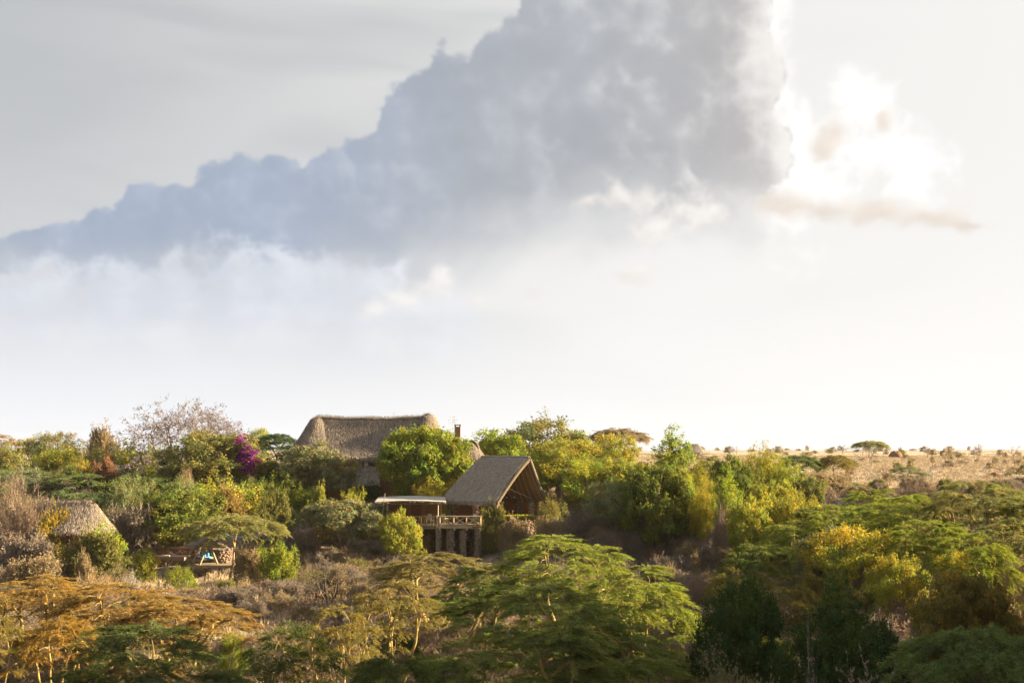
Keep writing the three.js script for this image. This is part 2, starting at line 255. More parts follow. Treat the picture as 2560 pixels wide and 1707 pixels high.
function broadleaf({ H = 6, R = 3, seed = 1, base = 0.15, lobes = 14, clumps = 22, leaves = 40, len = 0.24, wid = 0.12, clumpR = 0.42, stems = 2, spread = 0.62, lobeR = 0.42, weep = 0, upright = 0, hole = 0.1, thick = 0.018 }) {
  const r = rng(seed), wood = new GB(), crown = new GB(), white = [1, 1, 1], cy = H * (1 + base) / 2, ry = H * (1 - base) / 2;
  const ls = [];
  for (let k = 0; k < lobes; k++) {
    const z = 1 - 2 * (k + 0.5) / lobes * 0.92, a = k * 2.39996 + r() * 0.8, s = Math.sqrt(Math.max(0, 1 - z * z)), f = spread * (0.75 + r() * 0.5);
    ls.push({ c: V(Math.cos(a) * s * R * f, cy + z * ry * f * (1 + upright * r()), Math.sin(a) * s * R * f), R: lobeR * (0.7 + r() * 0.6) });
  }
  ls.push({ c: V(0, cy, 0), R: lobeR * 1.2 });
  for (let s = 0; s < stems; s++) {
    const a = r() * 6.28, b0 = V(Math.cos(a) * 0.15, -0.5, Math.sin(a) * 0.15), top = V(Math.cos(a) * R * 0.25, H * 0.42, Math.sin(a) * R * 0.25), rad = H * thick * (0.8 + r() * 0.4) + 0.02;
    const pts = curve(b0, top, V((r() - 0.5) * 0.3, 0, (r() - 0.5) * 0.3), 4, r);
    wood.tube(pts, rad * 1.2, rad * 0.7, 6, white);
    for (let k = s; k < ls.length; k += stems) wood.tube(curve(pts[2 + Math.floor(r() * 3)], ls[k].c, V((r() - 0.5) * 0.4, r() * 0.3, (r() - 0.5) * 0.4), 4, r), rad * 0.4, 0.015, 4, white);
  }
  for (const l of ls) {
    const lt = tint(r, 0.18, 0.16);
    for (let k = 0; k < clumps; k++) {
      if (r() < hole) continue;
      const d0 = rnd3(r); if (d0.y < -0.2) d0.y *= 0.4;
      const f = 0.72 + r() * 0.42, c0 = V(l.c.x + d0.x * R * l.R * f, l.c.y + d0.y * ry * l.R * f * (1 + upright), l.c.z + d0.z * R * l.R * f), ct = tint(r, 0.16, 0.14);
      const out = c0.clone().sub(V(0, cy - ry * 0.3, 0)).normalize(), cr = clumpR * (0.6 + r() * 0.8);
      if (k % 4 === 0) { const dd = c0.clone().sub(l.c); const ln = dd.length(); dd.normalize(); wood.blade(l.c, dd, side(dd, rnd3(r)), ln, 0.03, white); }
      for (let j = 0; j < leaves; j++) {
        const od = rnd3(r), o = od.clone().multiplyScalar(cr * Math.sqrt(r())), c = tint(r, 0.26, 0.2), d = rnd3(r).multiplyScalar(0.8).addScaledVector(V(0, -1, 0), 0.35 + weep).addScaledVector(out, 0.3).normalize(), nn = od.multiplyScalar(0.75).addScaledVector(d0, 0.9).addScaledVector(rnd3(r), 0.4).cross(d);
        o.y -= weep * r() * cr * 2.2; if (upright) o.y *= 1 + upright;
        crown.leaf(V(c0.x + o.x, c0.y + o.y, c0.z + o.z), d, nn.lengthSq() > 1e-6 ? nn.normalize() : side(d, V(1, 0, 0)), len * (0.6 + r() * 0.8), wid * (0.6 + r() * 0.8), [c[0] * ct[0] * lt[0], c[1] * ct[1] * lt[1], c[2] * ct[2] * lt[2]]);
      }
    }
  }
  return { trunk: wood.done(), crown: crown.done(), height: H, width: R * 2 };
}
function scrub({ H = 2.2, R = 1.8, seed = 1, arcs = 230, subs = 12, leaves = 6, len = 0.12, wid = 0.06, twig = 0.026, droop = 0.35, up = 0 }) {
  const r = rng(seed), wood = new GB(), crown = new GB();
  const bulge = [...Array(7)].map(() => [rnd3(r), 0.75 + r() * 0.4]);
  for (let k = 0; k < arcs; k++) {
    const d = rnd3(r); d.y = Math.abs(d.y) * (1 + up); d.normalize();
    let f = 0.74 + 0.5 * noise(d.x * 1.9 + seed * 0.37, d.z * 1.9 + d.y * 1.3 + seed * 0.11); for (const [b, s] of bulge) if (d.dot(b) > 0.7) f += (s - 0.95) * 0.7; if (r() < 0.1) f *= 1.22;
    const a = V((r() - 0.5) * R * 0.7, -0.15, (r() - 0.5) * R * 0.7), e = V(d.x * R * f, Math.max(0.12, d.y * H * f), d.z * R * f), m = V(mix(a.x, e.x, 0.45), mix(a.y, e.y, 0.62) + droop * 0.3, mix(a.z, e.z, 0.45));
    const c = tint(r, 0.25, 0.08), d1 = m.clone().sub(a), l1 = d1.length(); d1.normalize();
    const d2 = e.clone().sub(m), l2 = d2.length(); d2.normalize();
    wood.blade(a, d1, side(d1, rnd3(r)), l1 * 1.05, twig * 1.6, c); wood.blade(m, d2, side(d2, rnd3(r)), l2, twig * 1.2, c);
    for (let j = 0; j < subs; j++) {
      const t = 0.15 + r() * 0.85, p = m.clone().lerp(e, t), s = rnd3(r).multiplyScalar(0.9).add(d2).addScaledVector(V(0, 1, 0), 0.25 + up * 0.5 - droop * t * 0.8).normalize(), l = R * (0.10 + r() * 0.17), c2 = tint(r, 0.3, 0.1);
      wood.blade(p, s, side(s, rnd3(r)), l, twig * (0.6 + r() * 0.5), c2);
      const nl = leaves * (r() < 0.5 ? 0.6 : 1.4);
      for (let q = 0; q < nl; q++) { const pp = p.clone().addScaledVector(s, l * (0.2 + r() * 0.8)), ld = rnd3(r).add(s).normalize(); crown.leaf(pp, ld, side(ld, rnd3(r)), len * (0.6 + r() * 0.8), wid * (0.6 + r() * 0.8), tint(r, 0.3, 0.15)); }
    }
  }
  return { trunk: wood.done(), crown: leaves ? crown.done() : null, height: H, width: R * 2 };
}
function domeTree({ H = 9.5, R = 8, seed = 1, tips = 380, stems = 6, bloom = 5, bs = 0.16, twigs = 5, low = 0.12, thick = 0.014, sparse = 0.25 }) {
  const r = rng(seed), wood = new GB(), crown = new GB(), white = [1, 1, 1], groups = Array.from({ length: stems }, () => []), all = [];
  for (let k = 0; k < tips; k++) {
    const a = r() * 6.2832, z = low + (1 - low) * Math.pow(r(), 0.8), s = Math.sqrt(1 - z * z), f = (0.8 + 0.2 * r()) * (0.9 + 0.22 * noise(Math.cos(a) * 2 + 5, Math.sin(a) * 2 + z * 2.5)) * (r() < sparse ? 0.75 : 1);
    const t = V(Math.cos(a) * s * R * f, z * H * f, Math.sin(a) * s * R * f); all.push(t); groups[Math.floor(a / 6.2832 * stems) % stems].push(t);
  }
  groups.forEach((g, s) => { const a = (s + 0.5) / stems * 6.2832, rad = H * thick * (0.8 + r() * 0.4); reach(wood, V(Math.cos(a) * 0.25, -0.4, Math.sin(a) * 0.25), V(Math.cos(a) * 0.35, 1, Math.sin(a) * 0.35).normalize(), g, rad, r, 6, white, 0, 0.02); });
  for (const t of all) for (let k = 0; k < twigs; k++) {
    const d = t.clone().sub(V(0, H * 0.2, 0)).normalize().addScaledVector(rnd3(r), 0.8).normalize(), l = 0.35 + r() * 0.5; wood.blade(t, d, side(d, rnd3(r)), l, 0.034, white);
    for (let q = 0; q < bloom; q++) { const ld = rnd3(r), at = t.clone().addScaledVector(d, l * (0.3 + r() * 0.8)).addScaledVector(rnd3(r), 0.08); crown.leaf(at, ld, side(ld, rnd3(r)), bs * (0.6 + r()), bs * 0.6 * (0.6 + r()), tint(r, 0.3, 0.14)); }
  }
  return { trunk: wood.done(), crown: bloom ? crown.done() : null, height: H * 1.02, width: R * 2 };
}
function bare({ H = 7, R = 5, seed = 1, depth = 6, stems = 3, kids = 3, thick = 0.016, spread = 0.55, bloom = 0, tipUp = 0.25, seg = 5, flat = 0, first = 0.3, twig = 0.02, bs = 0.13 }) {
  const r = rng(seed), wood = new GB(), crown = new GB(), white = [1, 1, 1]; let maxY = 0, maxR = 0;
  const grow = (p, d, l, rad, k) => {
    const e = p.clone().addScaledVector(d, l), bow = rnd3(r).multiplyScalar(l * 0.10);
    maxY = Math.max(maxY, e.y); maxR = Math.max(maxR, Math.hypot(e.x, e.z));
    const c = tint(r, 0.15, 0.05);
    if (rad > 0.016) wood.tube(curve(p, e, bow, 3, r), rad, rad * 0.68, rad > 0.05 ? seg : 3, c);
    else wood.blade(p, d, side(d, rnd3(r)), l * 1.1, Math.max(twig, rad * 2), c);
    if (k === 0) {
      for (let q = 0; q < bloom; q++) { const ld = rnd3(r), at = p.clone().lerp(e, r()).addScaledVector(rnd3(r), 0.12); crown.leaf(at, ld, side(ld, rnd3(r)), bs * (0.6 + r()), bs * 0.6 * (0.6 + r()), tint(r, 0.3, 0.1)); }
      return;
    }
    const n = kids + (r() < 0.35 ? 1 : 0) - (k > depth - 2 ? 0 : r() < 0.3 ? 1 : 0);
    for (let j = 0; j < n; j++) {
      const nd = d.clone().addScaledVector(rnd3(r), spread * (1 + 0.15 * (depth - k))).addScaledVector(V(0, 1, 0), tipUp - flat * (k < 3 ? 1 : 0)).normalize();
      grow(j === 0 ? e : p.clone().lerp(e, 0.45 + r() * 0.55), nd, l * (0.62 + r() * 0.25), rad * (j === 0 ? 0.7 : 0.52), k - 1);
    }
  };
  for (let s = 0; s < stems; s++) { const a = s / stems * 6.28 + r(), d = V(Math.cos(a) * 0.45 * (stems > 1), 1, Math.sin(a) * 0.45 * (stems > 1)).normalize(); grow(V(Math.cos(a) * 0.15, -0.4, Math.sin(a) * 0.15), d, H * first * (0.8 + r() * 0.4), H * thick * (0.8 + r() * 0.5), depth); }
  const g = wood.done(), k = H / maxY, kr = R / maxR; g.scale(kr, k, kr);
  const cg = bloom ? crown.done() : null; if (cg) cg.scale(kr, k, kr);
  return { trunk: g, crown: cg, height: H, width: R * 2 };
}
// ---------- the land: a valley in front, the lodge's hill, a plateau running to the horizon ----------
const LAND = [ // bearing across (m), distance (m), height against the eye
  [-60, -60, 1], [0, -60, 0], [60, -60, 1], [0, 0, -1.8], [-30, 0, -2.5], [30, 0, -2.5], [0, 20, -9], [-30, 20, -10], [30, 20, -10], [0, 35, -15], [-30, 35, -15], [30, 35, -14.5],
  [0, 47, -17], [-22, 47, -16.5], [24, 47, -15.5], [45, 50, -12.5], [-45, 50, -14], [0, 60, -15.8], [-25, 60, -13.2], [-22, 68, -12.3], [24, 60, -14], [45, 68, -11], [0, 74, -14.5], [30, 74, -12],
  [-20, 84, -12.6], [-40, 84, -11.8], [0, 88, -13.8], [18, 88, -13], [35, 84, -10.6], [55, 88, -8.5], [-38, 100, -11.3], [-22, 103, -12.0], [-8, 106, -12.6], [5, 106, -13], [17, 104, -13.2], [30, 104, -10.5], [45, 104, -8.4], [60, 104, -7],
  [-26, 112, -12.3], [-32, 107, -12.6], [-27, 116, -11.6], [-35, 116.5, -11.0], [-44, 112, -9.6], [-36, 111, -11.8], [-58, 112, -8.6], [14, 113, -12], [22, 114, -9.4], [35, 116, -7.4], [50, 118, -6.4], [-6, 118, -12.2], [-12, 119, -12], [-10, 124, -11.6], [3, 120, -10.2], [9, 122, -8.6], [-20, 122, -9.6], [-32, 122, -8], [-46, 122, -7.2],
  [-9, 131, -8.3], [2, 130, -8.2], [6, 132, -7.6], [13, 126, -7.6], [20, 126, -6.8], [-20, 132, -6.8], [-35, 132, -5.6], [-52, 132, -4.8], [-15, 141, -5.7], [-4, 142, -5.6], [-15, 148, -5.4], [5, 142, -5.6], [20, 142, -5.4], [-35, 148, -3.9], [-58, 150, -3.4], [40, 140, -5], [62, 140, -5],
  [-90, 140, -4], [95, 120, -5], [95, 80, -8], [-90, 90, -9], [-90, 50, -10], [90, 50, -9],
  [0, 170, -4.6], [-40, 175, -3.2], [40, 170, -4.7], [80, 170, -4.6], [-90, 175, -3.2], [0, 210, -4.3], [60, 215, -4.5], [-60, 215, -3.2], [120, 200, -4.6]];
const far = (D) => -4.3 + 4.9 * ss(180, 760, D) - 30 * ss(900, 1400, D);
function land(x, D) {
  let s = 0, w = 0;
  for (const [a, d, y] of LAND) { const q = (x - a) * (x - a) * 0.7 + (D - d) * (D - d) + 6, k = 1 / (q * q); s += k * y; w += k; }
  const f = ss(180, 260, Math.hypot(x * 0.8, D)), rough = fbm(x * 0.09, D * 0.09, 3) * 0.7 + fbm(x * 0.4, D * 0.4, 2) * 0.22;
  return EYE + mix(s / w, far(D) + fbm(x * 0.006 + 4, D * 0.004, 3) * 2.2 * ss(250, 600, D), f) + rough * ss(4, 30, Math.abs(D) + Math.abs(x));
}
const M = {};
{
  // straw-coloured dry grass and bare earth, with a fine grain
  const N = 512, grain = new Uint8Array(N * N * 4), r = rng(9);
  for (let y = 0; y < N; y++) for (let x = 0; x < N; x++) { const a = x / N * 6.2832, b = y / N * 6.2832, n = fbm(Math.cos(a) * 4 + 9, Math.sin(a) * 4 + Math.cos(b) * 4, 4) + fbm(Math.cos(b) * 9, Math.sin(b) * 9 + Math.sin(a) * 9, 3), v = Math.max(0, Math.min(255, 190 + n * 120 + (r() - 0.5) * 90)); grain.set([v, v, v, 255], (y * N + x) * 4); }
  const t = new THREE.DataTexture(grain, N, N); t.wrapS = t.wrapT = THREE.RepeatWrapping; t.magFilter = THREE.LinearFilter; t.colorSpace = THREE.SRGBColorSpace; t.needsUpdate = true;
  M.ground = std(1, 1, 1, 1, { map: t, vertexColors: true });
  const b = t.clone(); b.colorSpace = THREE.NoColorSpace; b.needsUpdate = true; M.ground.bumpMap = b; M.ground.bumpScale = 0.12;
  const g = new GB(), rows = [], cols = 170;
  for (let D = -60; D < 170; D += 1.5) rows.push(D);
  for (let D = 170; D < 1500; D *= 1.022) rows.push(D);
  rows.forEach((D) => { for (let k = 0; k <= cols; k++) {
    const s = k / cols * 2 - 1, x = (s * 0.45 + s * s * s * 0.55) * (150 + Math.max(0, D) * 0.75), y = land(x, D);
    const patch = fbm(x * 0.05 + 7, D * 0.05, 4), fine = fbm(x * 0.5, D * 0.5, 3), dry = ss(-0.25, 0.3, patch + fine * 0.35 + 0.12);
    const c = mix3(mix3([0.16, 0.105, 0.066], [0.25, 0.17, 0.105], ss(-0.2, 0.3, fine)), [0.50, 0.40, 0.305], dry);
    g.v(x, y, -D, 0, 1, 0, c, x / 3.1, D / 3.1);
  } });
  for (let j = 0; j < rows.length - 1; j++) for (let k = 0; k < cols; k++) { const a = j * (cols + 1) + k; g.i.push(a, a + 1, a + cols + 1, a + 1, a + cols + 2, a + cols + 1); }
  const geo = g.done(); geo.computeVertexNormals();
  const m = part('ground', geo, M.ground, scene); tag(m, 'dry grassy hillside and plain of straw and earth', 'ground', null, 'structure');
}

// ---------- plant materials ----------
Object.assign(M, {
  feverBark: woodMat(0.27, 0.195, 0.06), bark: woodMat(0.13, 0.10, 0.07), greyBark: woodMat(0.30, 0.27, 0.24), brownTwig: woodMat(0.185, 0.13, 0.095), mauveTwig: woodMat(0.215, 0.15, 0.11), tanTwig: woodMat(0.34, 0.24, 0.13), rustTwig: woodMat(0.25, 0.14, 0.075), oliveTwig: woodMat(0.16, 0.13, 0.06), jacarandaBark: woodMat(0.17, 0.125, 0.10), darkBark: woodMat(0.07, 0.055, 0.045),
  flatLime: leafMat(0.25, 0.24, 0.065), fever: leafMat(0.125, 0.16, 0.013), feverLime: leafMat(0.231, 0.268, 0.022), feverOlive: leafMat(0.223, 0.181, 0.035), feverGold: leafMat(0.31, 0.185, 0.02), feverShaded: leafMat(0.07, 0.095, 0.011), blueGreen: leafMat(0.146, 0.210, 0.074), umbrella: leafMat(0.131, 0.181, 0.039), umbrellaDark: leafMat(0.053, 0.094, 0.023),  // the darkest fever leaf has the foreground shade put into its colour
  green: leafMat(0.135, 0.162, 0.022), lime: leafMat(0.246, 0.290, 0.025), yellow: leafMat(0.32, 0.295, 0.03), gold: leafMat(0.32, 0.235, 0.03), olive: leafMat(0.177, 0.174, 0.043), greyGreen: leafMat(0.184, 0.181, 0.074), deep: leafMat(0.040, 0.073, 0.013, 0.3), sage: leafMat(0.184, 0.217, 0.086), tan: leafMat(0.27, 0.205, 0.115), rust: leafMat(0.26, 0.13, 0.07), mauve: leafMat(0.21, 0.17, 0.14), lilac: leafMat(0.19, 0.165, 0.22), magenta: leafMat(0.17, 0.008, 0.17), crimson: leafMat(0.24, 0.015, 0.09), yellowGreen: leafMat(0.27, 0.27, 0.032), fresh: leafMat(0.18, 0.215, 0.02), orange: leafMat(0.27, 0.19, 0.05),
});
// ---------- plant shapes ----------
const KIND = {
  feverA: acacia({ H: 9, R: 6.2, seed: 11, pads: 100, padR: 1.3, leaves: 800, stems: 3, base: 0.42, droop: 0.85, under: 0.4, lean: 0.14 }),
  feverB: acacia({ H: 9, R: 5.5, seed: 23, pads: 80, padR: 1.25, leaves: 760, stems: 2, base: 0.45, droop: 0.8, under: 0.45, lean: 0.1 }),
  feverC: acacia({ H: 9, R: 5, seed: 35, pads: 64, padR: 1.2, leaves: 680, stems: 4, base: 0.5, droop: 0.7, under: 0.4, lean: 0.2, gap: 0.08 }),
  feverD: acacia({ H: 9, R: 5.2, seed: 47, pads: 60, padR: 1.1, leaves: 460, stems: 4, base: 0.5, droop: 0.6, under: 0.5, lean: 0.22, gap: 0.15, thick: 0.018 }),
  feverBig: acacia({ H: 10, R: 7.5, seed: 58, pads: 165, padR: 1.3, leaves: 1150, len: 0.3, wid: 0.042, stems: 4, base: 0.36, droop: 1.0, under: 0.45, lean: 0.16, seg: 8, thick: 0.024 }),
  feverFront: acacia({ H: 9, R: 6, seed: 64, pads: 150, padR: 1.3, leaves: 1250, len: 0.28, wid: 0.04, stems: 3, base: 0.34, droop: 1.05, under: 0.4, lean: 0.12, seg: 7 }),
  umbrellaA: acacia({ H: 6, R: 5, seed: 71, pads: 80, padR: 1.05, leaves: 560, stems: 1, base: 0.62, droop: 0.7, under: 0.22, lean: 0.02, thick: 0.022 }),
  umbrellaB: acacia({ H: 6, R: 4.5, seed: 83, pads: 80, padR: 1.0, leaves: 600, stems: 2, base: 0.58, droop: 0.8, under: 0.3, lean: 0.08, thick: 0.022 }),
  umbrellaC: acacia({ H: 6, R: 5, seed: 77, pads: 90, padR: 1.0, leaves: 520, stems: 1, base: 0.72, droop: 0.62, under: 0.06, lean: 0.02, thick: 0.013 }),
  mound: acacia({ H: 4, R: 4.4, seed: 91, pads: 70, padR: 0.95, leaves: 460, stems: 3, base: 0.15, droop: 1.0, under: 0.5, lean: 0.2, len: 0.28 }),
  roundA: broadleaf({ H: 7, R: 3.8, seed: 101, lobes: 26, clumps: 24, leaves: 44, base: 0.1, clumpR: 0.4, lobeR: 0.3, spread: 0.72 }),
  roundB: broadleaf({ H: 7, R: 3.6, seed: 112, lobes: 20, clumps: 26, leaves: 40, base: 0.15, clumpR: 0.36, hole: 0.1, lobeR: 0.3, spread: 0.72 }),
  roundC: broadleaf({ H: 7, R: 4, seed: 123, lobes: 34, clumps: 24, leaves: 44, base: 0.06, clumpR: 0.4, lobeR: 0.27, spread: 0.76 }),
  airy: broadleaf({ H: 7, R: 3.6, seed: 134, lobes: 18, clumps: 17, leaves: 64, len: 0.16, wid: 0.085, base: 0.3, clumpR: 0.46, hole: 0.25, lobeR: 0.34, spread: 0.72, stems: 3 }),
  layered: broadleaf({ H: 8, R: 4.2, seed: 145, lobes: 26, clumps: 14, leaves: 44, base: 0.25, clumpR: 0.6, hole: 0.15, lobeR: 0.27, spread: 0.78, stems: 3 }),
  tall: broadleaf({ H: 8, R: 2.2, seed: 156, lobes: 14, clumps: 18, leaves: 36, base: 0.1, clumpR: 0.36, upright: 0.5, stems: 2, hole: 0.2 }),
  weeping: broadleaf({ H: 7, R: 3.2, seed: 167, lobes: 18, clumps: 24, leaves: 34, base: 0.1, clumpR: 0.42, weep: 0.9, len: 0.3, wid: 0.06, stems: 2 }),
  dark: broadleaf({ H: 9, R: 4.6, seed: 178, lobes: 26, clumps: 34, leaves: 46, base: 0.04, clumpR: 0.42, lobeR: 0.33, spread: 0.72, stems: 3, len: 0.2, wid: 0.11 }),
  bush: broadleaf({ H: 3, R: 2.4, seed: 189, lobes: 12, clumps: 22, leaves: 34, base: -0.1, clumpR: 0.3, len: 0.17, wid: 0.085, stems: 3, upright: 0.15 }),
  bushB: broadleaf({ H: 3, R: 2.6, seed: 192, lobes: 15, clumps: 18, leaves: 34, base: -0.15, clumpR: 0.3, len: 0.2, wid: 0.055, stems: 4, upright: 0.3, hole: 0.2, lobeR: 0.36 }),
  scrubA: scrub({ seed: 201, arcs: 420, subs: 15, leaves: 0, twig: 0.02 }),
  scrubB: scrub({ seed: 212, arcs: 340, subs: 13, leaves: 4, twig: 0.02, droop: 0.6 }),
  scrubC: scrub({ seed: 223, arcs: 300, subs: 12, leaves: 9, twig: 0.02, len: 0.1, wid: 0.05, up: 0.4 }),
  scrubD: scrub({ seed: 234, arcs: 340, subs: 13, leaves: 5, twig: 0.021, len: 0.1, wid: 0.05, droop: 0.1, H: 2.6, R: 1.6, up: 0.8 }),
  scrubE: scrub({ seed: 256, arcs: 620, subs: 17, leaves: 0, twig: 0.013 }),
  scrubF: scrub({ seed: 267, arcs: 520, subs: 13, leaves: 4, twig: 0.013, len: 0.07, wid: 0.04, up: 0.3 }),
  plainBush: scrub({ seed: 245, arcs: 70, subs: 9, leaves: 3, twig: 0.05, len: 0.2, wid: 0.1, H: 2, R: 1.8, up: 0.5, droop: 0.7 }),
  bareA: domeTree({ seed: 301, H: 7, R: 4, tips: 150, stems: 5, bloom: 2, bs: 0.1, twigs: 7, low: 0.3, thick: 0.014 }),
  bareB: bare({ seed: 312, H: 6, R: 3, depth: 5, stems: 2, kids: 3, spread: 0.75, tipUp: 0.05, twig: 0.03 }),
  jacaranda: domeTree({ seed: 323, tips: 1050, stems: 7, bloom: 1, twigs: 7 }),
  deadA: bare({ seed: 334, H: 4, R: 2.2, depth: 5, stems: 2, kids: 3, spread: 0.9, tipUp: 0.05, thick: 0.02, twig: 0.02 }),
  snag: bare({ seed: 345, H: 5, R: 3.6, depth: 4, stems: 1, kids: 3, spread: 1.0, tipUp: 0.0, thick: 0.03, twig: 0.06, first: 0.35 }),
};
const NAMES = { fever: ['acacia_tree', 'tree'], umbrella: ['umbrella_thorn_tree', 'tree'], mound: ['spreading_thorn_bush', 'bush'], round: ['leafy_tree', 'tree'], airy: ['leafy_tree', 'tree'], layered: ['leafy_tree', 'tree'], tall: ['leafy_tree', 'tree'], weeping: ['drooping_tree', 'tree'], dark: ['evergreen_tree', 'tree'], bush: ['bush', 'bush'], scrub: ['thorn_scrub', 'shrub'], plain: ['plain_bush', 'bush'], bare: ['bare_tree', 'tree'], jacaranda: ['jacaranda_tree', 'tree'], dead: ['dead_tree', 'tree'], snag: ['dead_tree', 'tree'] };
const plants = []; // x, D, radius of what already stands
function plant(key, px, top, wpx, D, leafM, barkM, label, o = {}) {
  if (px > 1190 && px < 2000 && D > 110 && D < 162 && !o.h) wpx *= 1.22;
  const k = KIND[key], low = /^(bush|scrub|mound)/.test(key), tallest = /^mound/.test(key) ? 0.85 : 1.15, hAt = (d) => P(px, top, d).y - land((px - W / 2) / F * d, d);
  if (low && !o.h) for (let j = 0; j < 16 && hAt(D) > tallest * wpx * D / F; j++) if (hAt(D + 0.6) < hAt(D)) D += 0.6; // small bushes stand further up the slope
  const x = (px - W / 2) / F * D, base = land(x, D), h = o.h ?? Math.max(0.5, hAt(D)), wM = Math.max(wpx * D / F, low && !o.h ? h / tallest * 0.9 : 0);
  const [name, cat] = NAMES[Object.keys(NAMES).find((n) => key.startsWith(n))];
  const t = thing(o.name ?? name, label, o.cat ?? cat, V(x, base, -D), o.turn ?? (px * 12.9898 % 6.28), o.group);
  t.scale.set(wM / k.width, h / k.height, wM / k.width);
  part('trunk', k.trunk, barkM, t);
  if (k.crown && leafM) part(key === 'jacaranda' ? 'blossom' : 'crown', k.crown, leafM, t).userData.kind = 'stuff';
  plants.push([x, D, wM / 2]);
  return t;
}
// ---------- building materials ----------
function grainTex(seed, N, f) { const d = new Uint8Array(N * N * 4), r = rng(seed); for (let y = 0; y < N; y++) for (let x = 0; x < N; x++) { const v = f(x / N, y / N, r); d.set([v, v, v, 255].map((q) => Math.max(0, Math.min(255, q))), (y * N + x) * 4); } const t = new THREE.DataTexture(d, N, N); t.wrapS = t.wrapT = THREE.RepeatWrapping; t.magFilter = THREE.LinearFilter; t.colorSpace = THREE.SRGBColorSpace; t.needsUpdate = true; return t; }
const loop = (u, v, fu, fv, o) => { const a = u * 6.2832, b = v * 6.2832; return fbm(Math.cos(a) * fu + 3 + Math.cos(b) * fv, Math.sin(a) * fu + Math.sin(b) * fv * 1.3 + 8, o); };
const strawTex = grainTex(31, 512, (u, v, r) => 178 + loop(u, v, 30, 1.2, 4) * 150 + loop(u, v, 5, 4, 3) * 60 + (r() - 0.5) * 60);
const strawBump = strawTex.clone(); strawBump.colorSpace = THREE.NoColorSpace; strawBump.needsUpdate = true;
const woodTex = grainTex(32, 256, (u, v, r) => 200 + loop(u, v, 12, 0.8, 4) * 110 + (r() - 0.5) * 25);
const plasterTex = grainTex(33, 256, (u, v, r) => 215 + loop(u, v, 4, 4, 5) * 60 + (r() - 0.5) * 24);
Object.assign(M, {
  thatch: std(0.205, 0.168, 0.148, 1, { map: strawTex, bumpMap: strawBump, bumpScale: 0.03, vertexColors: true }), thatchGrey: std(0.25, 0.225, 0.20, 1, { map: strawTex, bumpMap: strawBump, bumpScale: 0.03, vertexColors: true }), thatchWarm: std(0.27, 0.215, 0.16, 1, { map: strawTex, bumpMap: strawBump, bumpScale: 0.03, vertexColors: true }),
  straw: std(0.23, 0.188, 0.16, 1, { vertexColors: true }), strawGrey: std(0.29, 0.26, 0.225, 1, { vertexColors: true }), strawTan: std(0.42, 0.29, 0.15, 1, { vertexColors: true }),
  pole: std(0.42, 0.29, 0.16, 0.8, { map: woodTex }), paleWood: std(0.60, 0.45, 0.27, 0.8, { map: woodTex }), greyWood: std(0.36, 0.31, 0.25, 0.85, { map: woodTex }), darkWood: std(0.12, 0.08, 0.05, 0.85, { map: woodTex }), reed: std(0.55, 0.36, 0.17, 0.9, { map: woodTex }),
  ochre: std(0.42, 0.20, 0.075, 0.95, { map: plasterTex }), terracotta: std(0.33, 0.13, 0.06, 0.95, { map: plasterTex }), brick: std(0.36, 0.20, 0.11, 0.95, { map: plasterTex }), cream: std(0.62, 0.55, 0.42, 0.9, { map: plasterTex }), white: std(0.78, 0.77, 0.74, 0.8), darkPlaster: std(0.10, 0.075, 0.06, 0.95, { map: plasterTex }),
  stone: std(0.17, 0.125, 0.10, 0.95, { vertexColors: true }), mortar: std(0.13, 0.10, 0.085, 1), pinkStone: std(0.33, 0.23, 0.19, 0.95, { vertexColors: true }), earth: std(0.28, 0.16, 0.10, 1), redEarth: std(0.13, 0.06, 0.035, 1),
  canvas: std(0.30, 0.285, 0.275, 0.85), steel: std(0.35, 0.34, 0.33, 0.5, { metalness: 0.6 }), blue: std(0.06, 0.30, 0.55, 0.8), paleBlue: std(0.25, 0.45, 0.62, 0.8), cushion: std(0.42, 0.39, 0.35, 0.85), hedge: leafMat(0.33, 0.34, 0.03),
  glass: new THREE.MeshPhysicalMaterial({ color: 0xffffff, roughness: 0.05, transmission: 1, thickness: 0, side: THREE.DoubleSide }),
});
const ONE = [1, 1, 1];
